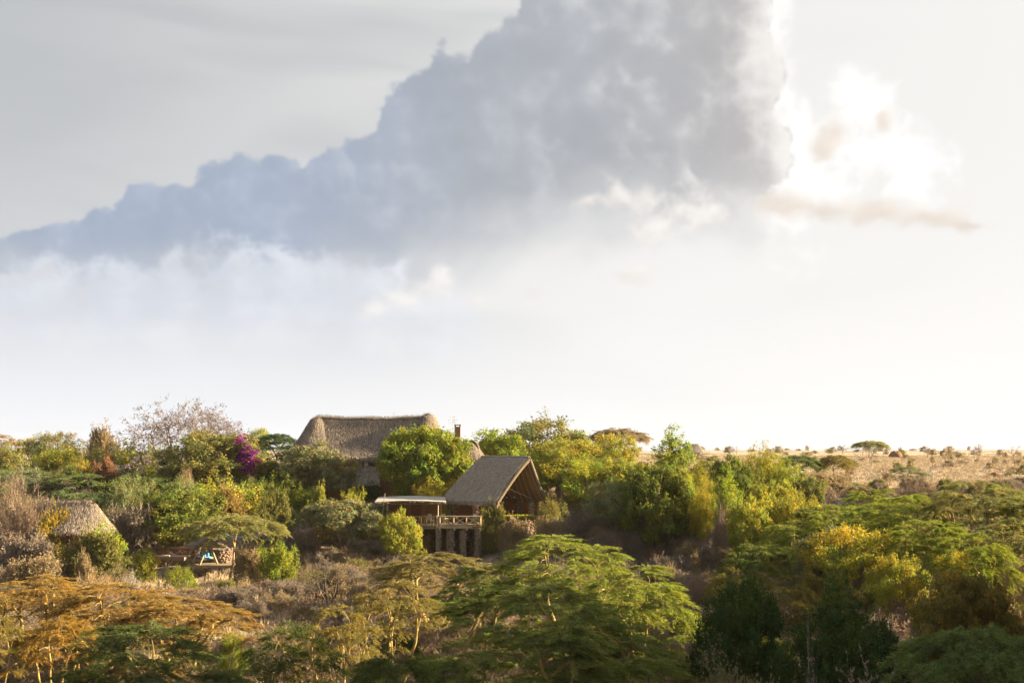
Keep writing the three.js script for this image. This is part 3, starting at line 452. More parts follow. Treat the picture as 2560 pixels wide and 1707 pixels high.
// a thick sheet of thatch: S(u, v) runs along the ridge with u and down the slope with v
function thatchSheet(S, nu, nv, thick, lu, lv, seed) {
  const g = new GB(), r = rng(seed), o = seed * 7.3, pt = [], nn = [];
  const at = (u, v) => { const p = S(u, v); return p; };
  for (let j = 0; j <= nv; j++) for (let i = 0; i <= nu; i++) {
    const u = i / nu, v = j / nv, p = at(u, v), e = 1e-3, du = at(Math.min(1, u + e), v).sub(at(Math.max(0, u - e), v)), dv = at(u, Math.min(1, v + e)).sub(at(u, Math.max(0, v - e)));
    const n = V().crossVectors(dv, du).normalize(); if (n.y < 0 && Math.abs(n.y) > 0.02) n.negate();
    const b = fbm(u * lu * 0.7 + o, v * lv * 0.25, 3) * 0.16 + fbm(u * lu * 2.6 + o, v * lv * 0.7, 2) * 0.03 + 0.04 * ((v * lv / 0.85 + 0.25 * noise(u * lu * 0.8, 3)) % 1);
    const rim = Math.min(1, Math.min(v < 0.5 ? 1 : (1 - v) * nv / 1.2, 1));
    pt.push(p.clone().addScaledVector(n, b + thick * (0.55 + 0.45 * rim))); nn.push([p, n]);
  }
  const col = (u, v) => { const w = fbm(u * lu * 0.35 + o, v * lv * 0.12 + 5, 3), s = fbm(u * lu * 0.9 + o, v * lv * 0.13, 3), q = 1 + w * 0.4 + s * 0.55; return [q * (1 + w * 0.08), q, q * (1 - w * 0.1)]; };
  for (let j = 0; j <= nv; j++) for (let i = 0; i <= nu; i++) { const p = pt[j * (nu + 1) + i]; g.v(p.x, p.y, p.z, 0, 1, 0, col(i / nu, j / nv), i / nu * lu / 2.2, j / nv * lv / 2.2); }
  const top = (i, j) => j * (nu + 1) + i;
  for (let j = 0; j < nv; j++) for (let i = 0; i < nu; i++) g.i.push(top(i, j), top(i, j + 1), top(i + 1, j), top(i + 1, j), top(i, j + 1), top(i + 1, j + 1));
  const off = g.p.length / 3;
  for (let j = 0; j <= nv; j++) for (let i = 0; i <= nu; i++) { const [p, n] = nn[j * (nu + 1) + i]; g.v(p.x, p.y, p.z, -n.x, -n.y, -n.z, col(i / nu, j / nv), i / nu * lu / 2.2, j / nv * lv / 2.2); }
  for (let j = 0; j < nv; j++) for (let i = 0; i < nu; i++) g.i.push(off + top(i, j), off + top(i + 1, j), off + top(i, j + 1), off + top(i + 1, j), off + top(i + 1, j + 1), off + top(i, j + 1));
  const rimQuad = (a, b) => g.i.push(a, b, off + a, b, off + b, off + a);
  for (let i = 0; i < nu; i++) { rimQuad(top(i, 0), top(i + 1, 0)); rimQuad(top(i, nv), top(i + 1, nv)); }
  for (let j = 0; j < nv; j++) { rimQuad(top(0, j), top(0, j + 1)); rimQuad(top(nu, j), top(nu, j + 1)); }
  const geo = g.done(); geo.computeVertexNormals(); return geo;
}
// loose straws lying on the sheet and hanging over its eaves
function looseStraw(g, S, n, thick, seed, fringe = 0.15, wid = 0.035) {
  const r = rng(seed);
  for (let k = 0; k < n; k++) {
    const edge = r() < fringe, u = r(), v = edge ? 0.965 + r() * 0.035 : r() * 0.97, p = S(u, v), e = 1e-3, dv = S(u, Math.min(1, v + e)).sub(S(u, Math.max(0, v - e))).normalize(), du = S(Math.min(1, u + e), v).sub(S(Math.max(0, u - e), v));
    const nrm = V().crossVectors(dv, du).normalize(); if (nrm.y < 0) nrm.negate();
    const d = dv.clone().addScaledVector(nrm, edge ? -0.05 + r() * 0.1 : 0.04 + r() * 0.12).addScaledVector(du.normalize(), (r() - 0.5) * 0.3).normalize();
    const q = 0.75 + r() * 0.75 + (r() < 0.06 ? 0.7 : 0), w = (r() - 0.4) * 0.2;
    g.blade(p.addScaledVector(nrm, thick * (edge ? r() : 0.98) + (edge ? 0.02 : 0.085)), d, side(d, nrm.clone().add(rnd3(r).multiplyScalar(0.6))), 0.18 + r() * 0.32, wid, [q * (1 + w), q, q * (1 - w)]);
  }
}
function pole(parent, name, a, b, r0, r1, m, label) { return part(name, new GB().tube([a, a.clone().lerp(b, 0.33).add(V(0.012, 0, 0.01)), a.clone().lerp(b, 0.66), b], r0, r1, 8, ONE).add(cap(a, b, r0)).add(cap(b, a, r1)).done(), m, parent, label); }
function cap(a, to, r) { const g = new THREE.CircleGeometry(r, 8), d = a.clone().sub(to).normalize(); g.applyQuaternion(new THREE.Quaternion().setFromUnitVectors(V(0, 0, 1), d)); g.translate(a.x, a.y, a.z); return g; }
const boxG = (x, y, z, sx, sy, sz) => new GB().box(x, y, z, sx, sy, sz).done();
// rough stones packed round a core: one mass of stones
function stones(fn, n, size, seed, flat = 1) {
  const g = new GB(), r = rng(seed), ico = new THREE.IcosahedronGeometry(1, 0);
  for (let k = 0; k < n; k++) { const p = fn(r), s = size * (0.6 + r() * 0.8), q = ico.clone(); q.applyMatrix4(new THREE.Matrix4().makeRotationFromEuler(new THREE.Euler(r() * 6, r() * 6, r() * 6))); q.scale(s, s * 0.75 * flat, s); q.translate(p.x, p.y, p.z); const c = 0.6 + r() * 0.9, w = r() * 0.2; g.add(q, [c * (1 + w), c, c * (1 - w * 0.5)]); }
  return g.done();
}
const stuff = (o) => { o.userData.kind = 'stuff'; return o; };

// ---------- the two-storey thatched house ----------
{
  const at = P(905, 1235, 143), h = thing('thatched_house', 'two-storey ochre house with tall grey-brown thatched roof and brick chimney on the hilltop', 'house', V(at.x, land(at.x, 143) - 0.1, -143));
  const gy = h.position.y, Y = (py, D = 143) => P(900, py, D).y - gy, X = (px, D = 143) => P(px, 1130, D).x - h.position.x;
  const eave = Y(1152), ridge = Y(1050), horn = Y(1049);
  const xl = X(746), xr = X(1072), rl = X(785), rr = X(1062);
  // walls
  part('wall', new GB().box((xl + xr) / 2, eave / 2 - 0.2, -2.6, xr - xl - 1.2, eave + 0.8, 7.2).done(), M.ochre, h);
  const wo = X(937), y1 = Y(1157); // the wall round the open window
  for (const [a, b, c, d] of [[X(812), wo - 0.35, eave - 0.95, eave + 0.65], [wo + 0.35, X(1000), eave - 0.95, eave + 0.65], [wo - 0.35, wo + 0.35, eave - 0.95, y1 - 0.36], [wo - 0.35, wo + 0.35, y1 + 0.36, eave + 0.65]]) if (d > c) part('upper_wall', boxG((a + b) / 2, (c + d) / 2, 1.5, b - a, d - c, 0.3), M.ochre, h);
  // main roof: front and back slopes
  const dip = (u) => -0.22 * Math.sin(Math.PI * u) + 0.05 * Math.sin(u * 17);
  const front = (u, v) => V(mix(rl - 0.6, rr + 0.4, u), mix(ridge + dip(u), eave, v) - 0.45 * Math.sin(Math.PI * v) + 0.12 * Math.max(0, v - 0.85) * 6 * Math.sin(u * 9), -2.6 + mix(0.05, 4.7, v) );
  const rear = (u, v) => V(mix(rr + 0.4, rl - 0.6, u), mix(ridge + dip(u) - 0.05, eave, v) - 0.45 * Math.sin(Math.PI * v), -2.6 - mix(0.05, 4.7, v));
  const roof = part('roof', thatchSheet(front, 60, 26, 0.38, 15, 7, 3), M.thatch, h);
  part('rear_slope', thatchSheet(rear, 24, 12, 0.38, 15, 7, 4), M.thatch, roof);
  // rolled ridge
  const rp = []; for (let k = 0; k <= 24; k++) rp.push(V(mix(rl - 0.3, rr + 0.3, k / 24), ridge + 0.22 + dip(k / 24) + fbm(k * 0.7, 3, 2) * 0.1, -2.6));
  part('ridge_cap', new GB().tube(rp, 0.4, 0.4, 10, ONE).done(), M.thatchWarm, roof);
  const straw = new GB(); looseStraw(straw, (u, v) => V(mix(rl - 0.3, rr + 0.3, u), ridge + dip(u) + 0.2 + Math.cos(v * 2 - 1) * 0.4, -2.6 + Math.sin(v * 2 - 1) * 0.4), 1500, 0.02, 44, 0); looseStraw(straw, front, 15000, 0.38, 41, 0.12);
  // the cross wings with rounded hipped fronts and horned ridges
  const wing = (xc, half, top, skew, seed, inner) => {
    const S = (u, v) => { // u goes round the front from the left eave to the right eave
      const q0 = Math.min(1, v / 0.09), w = 0.42 * Math.sqrt(1 - (1 - q0) * (1 - q0)) + (half - 0.42) * Math.pow(Math.max(0, v - 0.03) / 0.97, 0.95), y = mix(top + 0.15, eave - 0.1, Math.pow(v, 1.0)) - 0.3 * Math.sin(Math.PI * v), t = u * 3;
      const zf = -2.5, zb = -6.5, dep = 0.5 * Math.sqrt(1 - (1 - q0) * (1 - q0)) + 4.75 * v;
      const wl = w * (inner < 0 ? 1 + 0.55 * v : 1), wr = w * (inner > 0 ? 1 + 0.55 * v : 1);
      if (t < 1) return V(xc - wl + skew * (1 - v), y, mix(zb, zf, t));
      if (t > 2) return V(xc + wr + skew * (1 - v), y, mix(zf, zb, t - 2));
      const a = Math.PI * (t - 1), c = Math.cos(a); return V(xc - c * (c > 0 ? wl : wr) + skew * (1 - v), y, zf + Math.sin(a) * dep);
    };
    const s = part('wing_roof', thatchSheet(S, 66, 26, 0.36, 16, 7, seed), M.thatch, h);
    looseStraw(straw, S, 7000, 0.36, seed + 50, 0.1);
    part('wing_wall', boxG(xc, eave / 2 - 0.3, -2.4, half * 1.5, eave + 0.6, 7.4), M.ochre, h);
  };
  wing(X(774), 3.3, horn, 0.45, 5, 1);
  wing(X(1066), 3.0, Y(1041), -0.1, 6, -1);
  stuff(part('loose_straw', straw.done(), M.straw, h));
  // lower veranda roof in front
  const lowS = (u, v) => V(mix(X(826), X(955), u) + (u - 0.5) * 0.5 * v, mix(Y(1168), Y(1211), v) - 0.15 * Math.sin(Math.PI * v), mix(1.7, 3.6, v) + 0.12 * Math.sin(u * 7));
  const ver = part('veranda_roof', thatchSheet(lowS, 28, 10, 0.28, 7, 3, 8), M.thatchGrey, h);
  const vs = new GB(); looseStraw(vs, lowS, 3000, 0.28, 60, 0.25); stuff(part('loose_straw', vs.done(), M.strawGrey, ver));
  for (const px of [834, 872, 901, 950]) pole(h, 'veranda_post', V(X(px), -0.6, 3.1), V(X(px), Y(1210), 3.1), 0.09, 0.08, M.pole);
  part('veranda_wall', boxG(X(890), 1.0, 1.25, X(955) - X(826), 3.4, 0.2), M.ochre, h);
  // windows under the eaves
  for (const [px, open] of [[922, false], [937, true]]) {
    const w = open ? part('window', new GB().box(X(px) - 0.5, Y(1157), 1.95, 0.05, 0.66, 0.62).done(), M.darkWood, h, 'open window, its shutter swung out') : part('window', new GB().box(X(px), Y(1157), 1.70, 0.70, 0.72, 0.06).done(), M.white, h, 'window with pale panes');
    const fr = new GB(); for (const s of [-1, 1]) { fr.box(X(px) + s * 0.36, Y(1157), 1.75, 0.05, 0.78, 0.06); fr.box(X(px), Y(1157) + s * 0.365, 1.752, 0.67, 0.05, 0.06); } if (!open) { for (const s of [-0.12, 0.12]) fr.box(X(px) + s, Y(1157), 1.749, 0.025, 0.67, 0.04); fr.box(X(px), Y(1157), 1.746, 0.67, 0.025, 0.03); }
    part('frame', fr.done(), open ? M.darkWood : M.darkWood, w);
    part('sill', boxG(X(px), Y(1157) - 0.43, 1.79, 0.85, 0.06, 0.2), M.cream, w);
  }
  part('string_course', boxG(X(890), Y(1166), 1.76, X(955) - X(826), 0.1, 0.22), M.cream, h);
  // terracotta pillar and bowed balcony seen through the tree
  part('pillar', new GB().add(new THREE.CylinderGeometry(0.42, 0.48, Y(1198) + 0.8, 14).translate(X(1000), (Y(1198) - 0.8) / 2, 3.0)).done(), M.terracotta, h);
  part('balcony', new GB().add(new THREE.CylinderGeometry(1.0, 0.8, 0.9, 20).translate(X(1008), Y(1193), 2.4)).done(), M.terracotta, h);
  part('bay_wall', boxG(X(1050), Y(1200) / 2, 1.8, X(1110) - X(985), Y(1200) + 0.8, 0.3), M.ochre, h);
  part('doorway', boxG(X(1020), Y(1225), 2.02, 0.9, 1.9, 0.12), M.darkWood, h);
  // chimney
  const ch = part('chimney', boxG(X(1142.5), (Y(1066) + 0.5) / 2, -1.2, 0.74, Y(1066) - 0.5, 0.74), M.brick, h);
  for (const sx of [-1, 1]) for (const sz of [-1, 1]) part('chimney_pier', boxG(X(1142.5) + sx * 0.3, Y(1064), -1.2 + sz * 0.3, 0.14, 0.3, 0.14), M.brick, ch);
  part('chimney_cap', boxG(X(1142.5), Y(1061.5), -1.2, 0.86, 0.1, 0.86), M.brick, ch);
  // the small back wing on the right
  const bw = (u, v) => { const a = u * Math.PI, w = 0.3 + 1.5 * Math.pow(v, 1.1); return V(X(1172) - Math.cos(a) * w, mix(Y(1104), Y(1150), v), -3.2 + Math.sin(a) * (0.4 + 1.6 * v)); };
  const b2 = part('back_wing_roof', thatchSheet(bw, 26, 12, 0.3, 6, 4, 9), M.thatch, h); const bs = new GB(); looseStraw(bs, bw, 2500, 0.3, 61, 0.15); stuff(part('loose_straw', bs.done(), M.straw, b2));
  part('back_wing_wall', boxG(X(1172), Y(1150) / 2, -3.4, 2.8, Y(1150) + 0.6, 2.6), M.ochre, h);
  const hood = (u, v) => { const a = mix(-0.2, Math.PI + 0.2, u); return V(X(1177) - Math.cos(a) * 0.75, Y(1126) + Math.sin(a) * 1.2, mix(-4.6, -2.4, v)); };
  part('dormer_hood', thatchSheet(hood, 20, 8, 0.16, 3, 2, 10), M.thatch, h);
}
// the aerial mast behind the house
{
  const a = P(1131, 1150, 139), g = thing('aerial_mast', 'thin metal aerial mast with crossbars beside the brick chimney', 'mast', V(a.x, land(a.x, 139), -139));
  const top = P(1131, 1033, 139).y - g.position.y;
  part('mast_pole', new GB().tube([V(0, -0.3, 0), V(0, top * 0.5, 0), V(0, top, 0)], 0.045, 0.02, 6, ONE).done(), M.steel, g);
  for (const [d, w] of [[0.5, 0.35], [0.85, 0.6], [1.15, 0.45], [1.9, 0.3]]) { const b = new GB(); for (let k = 0; k < 3; k++) b.tube([V(-w * Math.cos(k * 1.05), top - d, -w * Math.sin(k * 1.05)), V(0, top - d + 0.1, 0), V(w * Math.cos(k * 1.05), top - d, w * Math.sin(k * 1.05))], 0.02, 0.02, 4, ONE); part('crossbar', b.done(), M.steel, g); }
}

// ---------- the open-gabled lounge ----------
{
  const f0 = P(1302, 1311, 126), b = thing('thatched_lounge', 'open-sided lounge under a steep grey thatched gable with pole rafters', 'pavilion', V(f0.x, f0.y, -126), -41 * Math.PI / 180);
  const E = 2.25, T = 6.95, bow = (v) => 0.34 * Math.sin(Math.PI * Math.pow(v, 0.8));
  const frontS = (u, v) => V(mix(mix(1.25, -5.6, u), mix(0.1, -8.0, u), v), mix(T, E, v) + bow(v) * 0.7, mix(0.02, 4.05, v));
  const rearS = (u, v) => { const z = v < 0.62 ? mix(0, 2.35, v / 0.62) : mix(2.35, 4.5, (v - 0.62) / 0.38), y = v < 0.62 ? mix(T, 3.9, v / 0.62) : mix(3.9, 1.75, (v - 0.62) / 0.38); return V(mix(mix(1.25, -5.6, u), mix(0.35, -8.0, u), v), y, -z); };
  const hipS = (u, v) => V(mix(-5.6, -8.0, v) - 0.15 * Math.sin(Math.PI * u) * v, mix(T, E, v) + bow(v) * 0.5, mix(0.02, mix(4.05, -4.5, u), v));
  const roof = part('roof', thatchSheet(frontS, 46, 24, 0.34, 9, 6.2, 21), M.thatchGrey, b, 'thatch slope facing down the valley');
  part('rear_slope', thatchSheet(rearS, 46, 24, 0.34, 9, 6.4, 22), M.thatchWarm, roof); part('hip_end', thatchSheet(hipS, 30, 20, 0.34, 8, 6, 23), M.thatchGrey, roof);
  const rp = []; for (let k = 0; k <= 16; k++) rp.push(V(mix(1.25, -5.7, k / 16), T + 0.2 + fbm(k * 0.6, 8, 2) * 0.06, 0));
  part('ridge_cap', new GB().tube(rp, 0.3, 0.32, 10, ONE).add(cap(rp[0], rp[1], 0.3)).done(), M.thatchGrey, roof);
  const st = new GB(); looseStraw(st, frontS, 22000, 0.34, 71, 0.1); looseStraw(st, hipS, 4000, 0.34, 72, 0.1); stuff(part('loose_straw', st.done(), M.strawGrey, roof));
  const st2 = new GB(); looseStraw(st2, rearS, 4000, 0.34, 73, 0.15); stuff(part('loose_straw', st2.done(), M.strawTan, roof));
  // the cut edge of the thatch along the open gable
  const lip = new GB(), r = rng(8);
  for (const S of [frontS, rearS]) for (let k = 0; k < 2600; k++) { const v = r(), p = S(0, v), d = V(0.8, (r() - 0.5) * 0.7, (r() - 0.5) * 0.7).normalize(), q = 0.7 + r() * 0.7; p.y += r() * 0.4; lip.blade(p, d, side(d, rnd3(r)), 0.08 + r() * 0.12, 0.05, [q, q, q]); }
  stuff(part('thatch_lip', lip.done(), M.strawTan, roof));
  for (const S of [frontS, rearS]) { const p = []; for (let k = 0; k <= 14; k++) { const q = S(0, k / 14 * 0.99 + 0.005); q.y += 0.16; q.x -= 0.02; p.push(q); } part('gable_roll', new GB().tube(p, 0.23, 0.2, 10, ONE).done(), M.thatchWarm, roof); }
  const rake = (S, v0, v1, name) => { const p = []; for (let k = 0; k <= 8; k++) { const q = S(0, mix(v0, v1, k / 8)); q.x += 0.03; q.y -= 0.1; p.push(q); } part(name, new GB().tube(p, 0.055, 0.055, 6, ONE).done(), M.pole, b); };
  rake(frontS, 0, 1, 'barge_pole'); rake(rearS, 0, 0.62, 'barge_pole'); rake(rearS, 0.62, 1, 'barge_pole');
  // rafters and the reed lining under both slopes
  for (let k = 0; k < 10; k++) for (const S of [frontS, rearS]) { const u = 0.04 + k * 0.095, pts = []; for (let j = 0; j <= 6; j++) { const q = S(u, j / 6 * 0.99); q.y -= 0.16; pts.push(q); } part('rafter', new GB().tube(pts, 0.075, 0.06, 6, ONE).done(), M.paleWood, b); }
  const bat = new GB(); for (const S of [rearS, frontS]) for (let k = 1; k < 44; k++) { const v = k / 44, pts = []; for (let j = 0; j <= 4; j++) { const q = S(j / 4 * 0.97 + 0.01, v); q.y -= 0.05; pts.push(q); } bat.tube(pts, 0.035, 0.035, 4, ONE); }
  stuff(part('reed_batten', bat.done(), M.reed, b));
  pole(b, 'tie_beam', V(-1.2, 4.3, 2.0), V(-1.0, 2.6, -3.2), 0.08, 0.07, M.paleWood); pole(b, 'tie_beam', V(-3.2, 3.3, 3.0), V(-3.2, 3.3, -3.0), 0.09, 0.08, M.pole);
  // stone pillars, low walls, back wall, floor
  for (const [x, z, w] of [[-0.2, -3.7, 0.34], [-0.1, -1.9, 0.26], [-3.5, 3.5, 0.3], [-6.8, 3.5, 0.32], [-3.5, -3.8, 0.32], [-0.5, 3.5, 0.3]]) {
    const p = part('stone_pillar', new GB().add(new THREE.CylinderGeometry(w, w * 1.05, 2.6, 12).translate(x, 1.1, z)).done(), M.mortar, b);
    stuff(part('stone_facing', stones((q) => { const a = q() * 6.28; return V(x + Math.cos(a) * w, -0.1 + q() * 2.4, z + Math.sin(a) * w); }, 150, 0.11, 80 + x * 7 + z), M.stone, p));
  }
  part('back_wall', boxG(-7.0, 1.2, -0.2, 0.3, 2.9, 7.4), M.terracotta, b); part('rear_wall', boxG(-3.8, 1.0, -3.95, 6.6, 2.3, 0.25), M.terracotta, b);
  part('floor_slab', boxG(-3.6, -0.15, 0, 8.6, 0.3, 8.6), M.earth, b);
  const tw = part('terrace_wall', boxG(0.85, -0.9, -0.2, 0.45, 2.6, 8.4), M.mortar, b, 'rough stone retaining wall below the open gable');
  stuff(part('stone_facing', stones((q) => V(1.08 + q() * 0.06, -2.1 + q() * 2.6, -4.3 + q() * 8.2), 900, 0.14, 97), M.stone, tw));
  pole(b, 'corner_post', V(0.3, -0.1, -4.6), V(0.15, 2.0, -4.45), 0.07, 0.06, M.paleWood);
}
for (const [dx, i] of [[0, 0], [18, 1]]) { // two small globes hanging in the gable
  const p = P(1267 + dx, 1243, 127.5), t = thing('pendant_lamp', ['small white globe hanging in the open gable, nearer the thatch edge', 'small white globe hanging in the open gable, nearer the tie beam'][i], 'lamp', p, 0, 'globes hanging under the lounge roof');
  part('globe', new THREE.SphereGeometry(0.075, 12, 8), M.white, t); part('cord', new GB().tube([V(0, 0.07, 0), V(0, 0.5, 0), V(0, 1.3 - i * 0.3, 0)], 0.008, 0.008, 4, ONE).done(), M.darkWood, t);
}
{ // small timber gate-like railing at the lounge's far corner
  const p = P(1352, 1309, 123.5), t = thing('corner_railing', 'short pole railing on a stone stub at the lounge corner', 'railing', p, -0.5);
  for (const x of [-0.5, 0.35]) pole(t, 'post', V(x, -0.4, 0), V(x, 0.82, 0), 0.05, 0.05, M.paleWood);
  for (const y of [0.1, 0.8]) pole(t, 'rail', V(-0.9, y, 0.04), V(0.4, y, 0.04), 0.045, 0.045, M.paleWood);
  const s = part('stone_stub', boxG(0.1, -0.9, 0, 0.8, 1.2, 0.7), M.mortar, t); stuff(part('stone_facing', stones((q) => V(-0.32 + q() * 0.84, -1.5 + q() * 1.2, 0.33), 60, 0.11, 98), M.stone, s));
}

// ---------- the deck on stone columns ----------
const DK = P(1090, 1314, 121.5), deckY = DK.y;
{
  const t = thing('timber_deck', 'raised timber deck on dark stone columns with crossed-pole railing', 'deck', V(DK.x, DK.y, -121.5)), X = (px) => P(px, 1300, 121.5).x - DK.x;
  const x0 = X(958), x1 = X(1204), r = rng(14);
  for (let k = 0; k < 44; k++) { const w = (x1 - x0) / 44; part('plank', boxG(x0 + (k + 0.5) * w, -0.04 + (r() - 0.5) * 0.012, -3.4, w - 0.012, 0.05, 7.2), k % 3 ? M.greyWood : M.pole, t); }
  part('fascia_board', boxG((X(1093) + X(1180)) / 2, -0.17, 0.24, X(1180) - X(1093), 0.16, 0.06), M.paleWood, t);
  part('edge_beam', boxG((x0 + x1) / 2, -0.24, 0.02, x1 - x0 - 0.1, 0.18, 0.14), M.pole, t);
  for (const px of [1100, 1136, 1167, 1200]) part('joist_end', boxG(X(px), -0.35, 0.05, 0.2, 0.22, 0.6), M.paleWood, t);
  for (const px of [1000, 1040]) part('joist_end', boxG(X(px), -0.35, 0.0, 0.18, 0.2, 0.5), M.pole, t);
  // crossed-pole railing
  const bays = [[1090, 1099], [1099, 1133.5], [1133.5, 1165.5], [1165.5, 1200.5]];
  for (const px of [1099, 1133.5, 1165.5, 1200.5]) pole(t, 'rail_post', V(X(px), -0.1, 0.1), V(X(px), 1.0, 0.1), 0.085, 0.08, M.paleWood);
  pole(t, 'top_rail', V(X(1088), 0.97, 0.16), V(X(1202), 0.95, 0.16), 0.075, 0.075, M.paleWood); pole(t, 'bottom_rail', V(X(1088), 0.14, 0.16), V(X(1202), 0.12, 0.16), 0.065, 0.065, M.paleWood);
  for (const [a, b] of bays.slice(1)) { pole(t, 'cross_brace', V(X(a) + 0.05, 0.15, 0.13), V(X(b) - 0.05, 0.92, 0.13), 0.06, 0.06, M.paleWood); pole(t, 'cross_brace', V(X(a) + 0.05, 0.92, 0.21), V(X(b) - 0.05, 0.15, 0.21), 0.06, 0.06, M.paleWood); }
  for (const z of [-0.2, -2.4, -4.6]) pole(t, 'rail_post', V(X(1203), -0.1, z), V(X(1203), 1.0, z), 0.06, 0.06, M.pole);
  pole(t, 'top_rail', V(X(1203), 0.96, 0.1), V(X(1203), 0.96, -6), 0.055, 0.055, M.pole);
  // thinner stick railing on the left
  pole(t, 'top_rail', V(X(960), 0.9, 0.1), V(X(1090), 0.93, 0.1), 0.04, 0.04, M.pole);
  for (let k = 0; k < 26; k++) { const a = mix(X(966), X(1088), k / 25); pole(t, 'stick', V(a, 0, 0.08), V(a + (r() - 0.5) * 0.5, 0.75 + r() * 0.3, 0.08), 0.028, 0.02, k % 2 ? M.pole : M.reed); }
  // columns of stacked stone
  const gy = land(DK.x, 121) - deckY;
  const stack = (px, z, w, top, bot) => { const c = part('stone_column', new GB().add(new THREE.CylinderGeometry(w, w * 1.06, top - bot, 14).translate(X(px), (top + bot) / 2, z)).done(), M.mortar, t); stuff(part('stone_facing', stones((q) => { const a = q() * 6.28; return V(X(px) + Math.cos(a) * w * 1.02, mix(bot, top, q()), z + Math.sin(a) * w * 1.02); }, 170, 0.10, px), M.stone, c)); };
  for (const [px, z, w] of [[1096, 0, 0.24], [1128, -0.1, 0.3], [1158, -0.1, 0.31], [1176, -2.6, 0.28], [1194, -0.1, 0.29], [1030, -0.2, 0.28], [985, -0.2, 0.28], [1128, -5, 0.3]]) stack(px, z, w, -0.42, Math.min(-3.6, gy - 0.6));
  pole(t, 'support_post', V(X(1117.5), -3.4, -0.6), V(X(1117.5), -0.4, -0.6), 0.1, 0.1, M.paleWood);
  pole(t, 'tall_pole', V(X(1092.5), -3.9, 0.3), V(X(1092), 1.1, 0.3), 0.075, 0.06, M.greyWood);
  const pl = part('plinth', boxG((X(1096) + X(1140)) / 2, -2.85, 0.3, X(1140) - X(1096), 0.45, 0.6), M.mortar, t); stuff(part('stone_facing', stones((q) => V(mix(X(1096), X(1140), q()), -3.05 + q() * 0.4, 0.6), 150, 0.11, 55), M.stone, pl));
  part('undercroft_wall', boxG((x0 + x1) / 2, -1.9, -6.6, x1 - x0, 3.4, 0.3), M.mortar, t);
}
{ // the shade roof over the deck
  const t = thing('shade_roof', 'flat pale shade roof on posts over the back of the deck', 'pergola', V(DK.x, DK.y, -121.5)), X = (px) => P(px, 1300, 121.5).x - DK.x, r = rng(15);
  const a = X(944), b = X(1104), S = (u, v) => V(mix(a - 0.3, b + 0.5 - v * 0.2, u) - v * 0.3, 2.42 + 0.28 * v + 0.14 * Math.sin(u * 3.14) + fbm(u * 6, v * 3, 2) * 0.05, mix(0.5, -5.6, v));
  const g = new GB(), nu = 40, nv = 16; for (let j = 0; j <= nv; j++) for (let i = 0; i <= nu; i++) { const p = S(i / nu, j / nv), c = 1 + fbm(i * 0.5, j * 0.35, 3) * 0.35; g.v(p.x, p.y + 0.06, p.z, 0, 1, 0, [c, c, c]); }
  for (let j = 0; j < nv; j++) for (let i = 0; i < nu; i++) { const q = j * (nu + 1) + i; g.i.push(q, q + 1, q + nu + 1, q + 1, q + nu + 2, q + nu + 1); }
  const geo = g.done(); geo.computeVertexNormals(); part('roof_sheet', geo, M.canvas, t);
  const sk = new GB(); for (let k = 0; k < 120; k++) { const u = r(), p = S(u, 0.02 + r() * 0.1), q = p.clone().add(V((r() - 0.5) * 0.7, -0.05 - r() * 0.12, 0.25 + r() * 0.35)); sk.tube([p, p.clone().lerp(q, 0.5), q], 0.025, 0.015, 4, ONE); }
  stuff(part('roof_stick', sk.done(), M.greyWood, t));
  for (let k = 0; k < 9; k++) { const u = 0.04 + k * 0.115; pole(t, 'roof_pole', S(u, 0).add(V(0, -0.06, 0.2)), S(u, 1).add(V(0, -0.06, 0)), 0.05, 0.045, M.pole); }
  pole(t, 'front_beam', S(0, 0.06).add(V(0, -0.16, 0)), S(1, 0.06).add(V(0, -0.16, 0)), 0.06, 0.06, M.greyWood);
  for (const [px, z] of [[968, 0.1], [1094.5, 0.1], [1000, -5.3], [1094, -5.3]]) pole(t, 'roof_post', V(X(px), 0, z), V(X(px), 2.4, z), 0.085, 0.08, M.paleWood);
  pole(t, 'leaning_pole', V(X(956), 0.6, 0.7), V(X(963), 3.4, 0.7), 0.05, 0.04, M.greyWood);
  part('back_wall', boxG((a + b) / 2, 1.2, -5.75, b - a, 2.4, 0.2), M.terracotta, t);
  for (const px of [1010, 1048]) part('wall_pillar', boxG(X(px), 1.15, -5.45, 0.4, 2.3, 0.4), M.ochre, t);
}
function chair(px, z, turn, label) { // deck chair with a high woven back
  const p = P(px, 1300, 121.5), t = thing('deck_chair', label, 'chair', V(p.x, deckY, -121.5 + z), turn, 'chairs on the deck');
  part('seat', boxG(0, 0.42, 0, 0.5, 0.08, 0.5), M.cushion, t); part('backrest', new GB().box(0, 0.78, -0.26, 0.5, 0.72, 0.07, ONE, new THREE.Euler(-0.12, 0, 0)).done(), M.cushion, t);
  for (const x of [-0.22, 0.22]) for (const q of [-0.2, 0.2]) part('leg', boxG(x, 0.19, q, 0.05, 0.38, 0.05), M.pole, t);
  for (const x of [-0.26, 0.26]) part('armrest', boxG(x, 0.62, 0.02, 0.05, 0.05, 0.5), M.pole, t);
}
chair(1108, -2.4, 2.6, 'pale chair behind the deck railing, first bay from the pole'); chair(1183, -2.4, 3.6, 'pale chair in the outer corner of the deck railing'); chair(1075, -2.1, 2.4, 'pale chair under the front edge of the shade roof');
{ const p = P(1135, 1300, 121.5), t = thing('deck_table', 'small round timber table among the chairs on the deck', 'table', V(p.x, deckY, -123.2)); part('table_top', new THREE.CylinderGeometry(0.45, 0.45, 0.05, 20).translate(0, 0.72, 0), M.pole, t); part('pedestal', new THREE.CylinderGeometry(0.05, 0.07, 0.7, 10).translate(0, 0.35, 0), M.pole, t); part('foot', new THREE.CylinderGeometry(0.25, 0.28, 0.05, 16).translate(0, 0.03, 0), M.pole, t); }

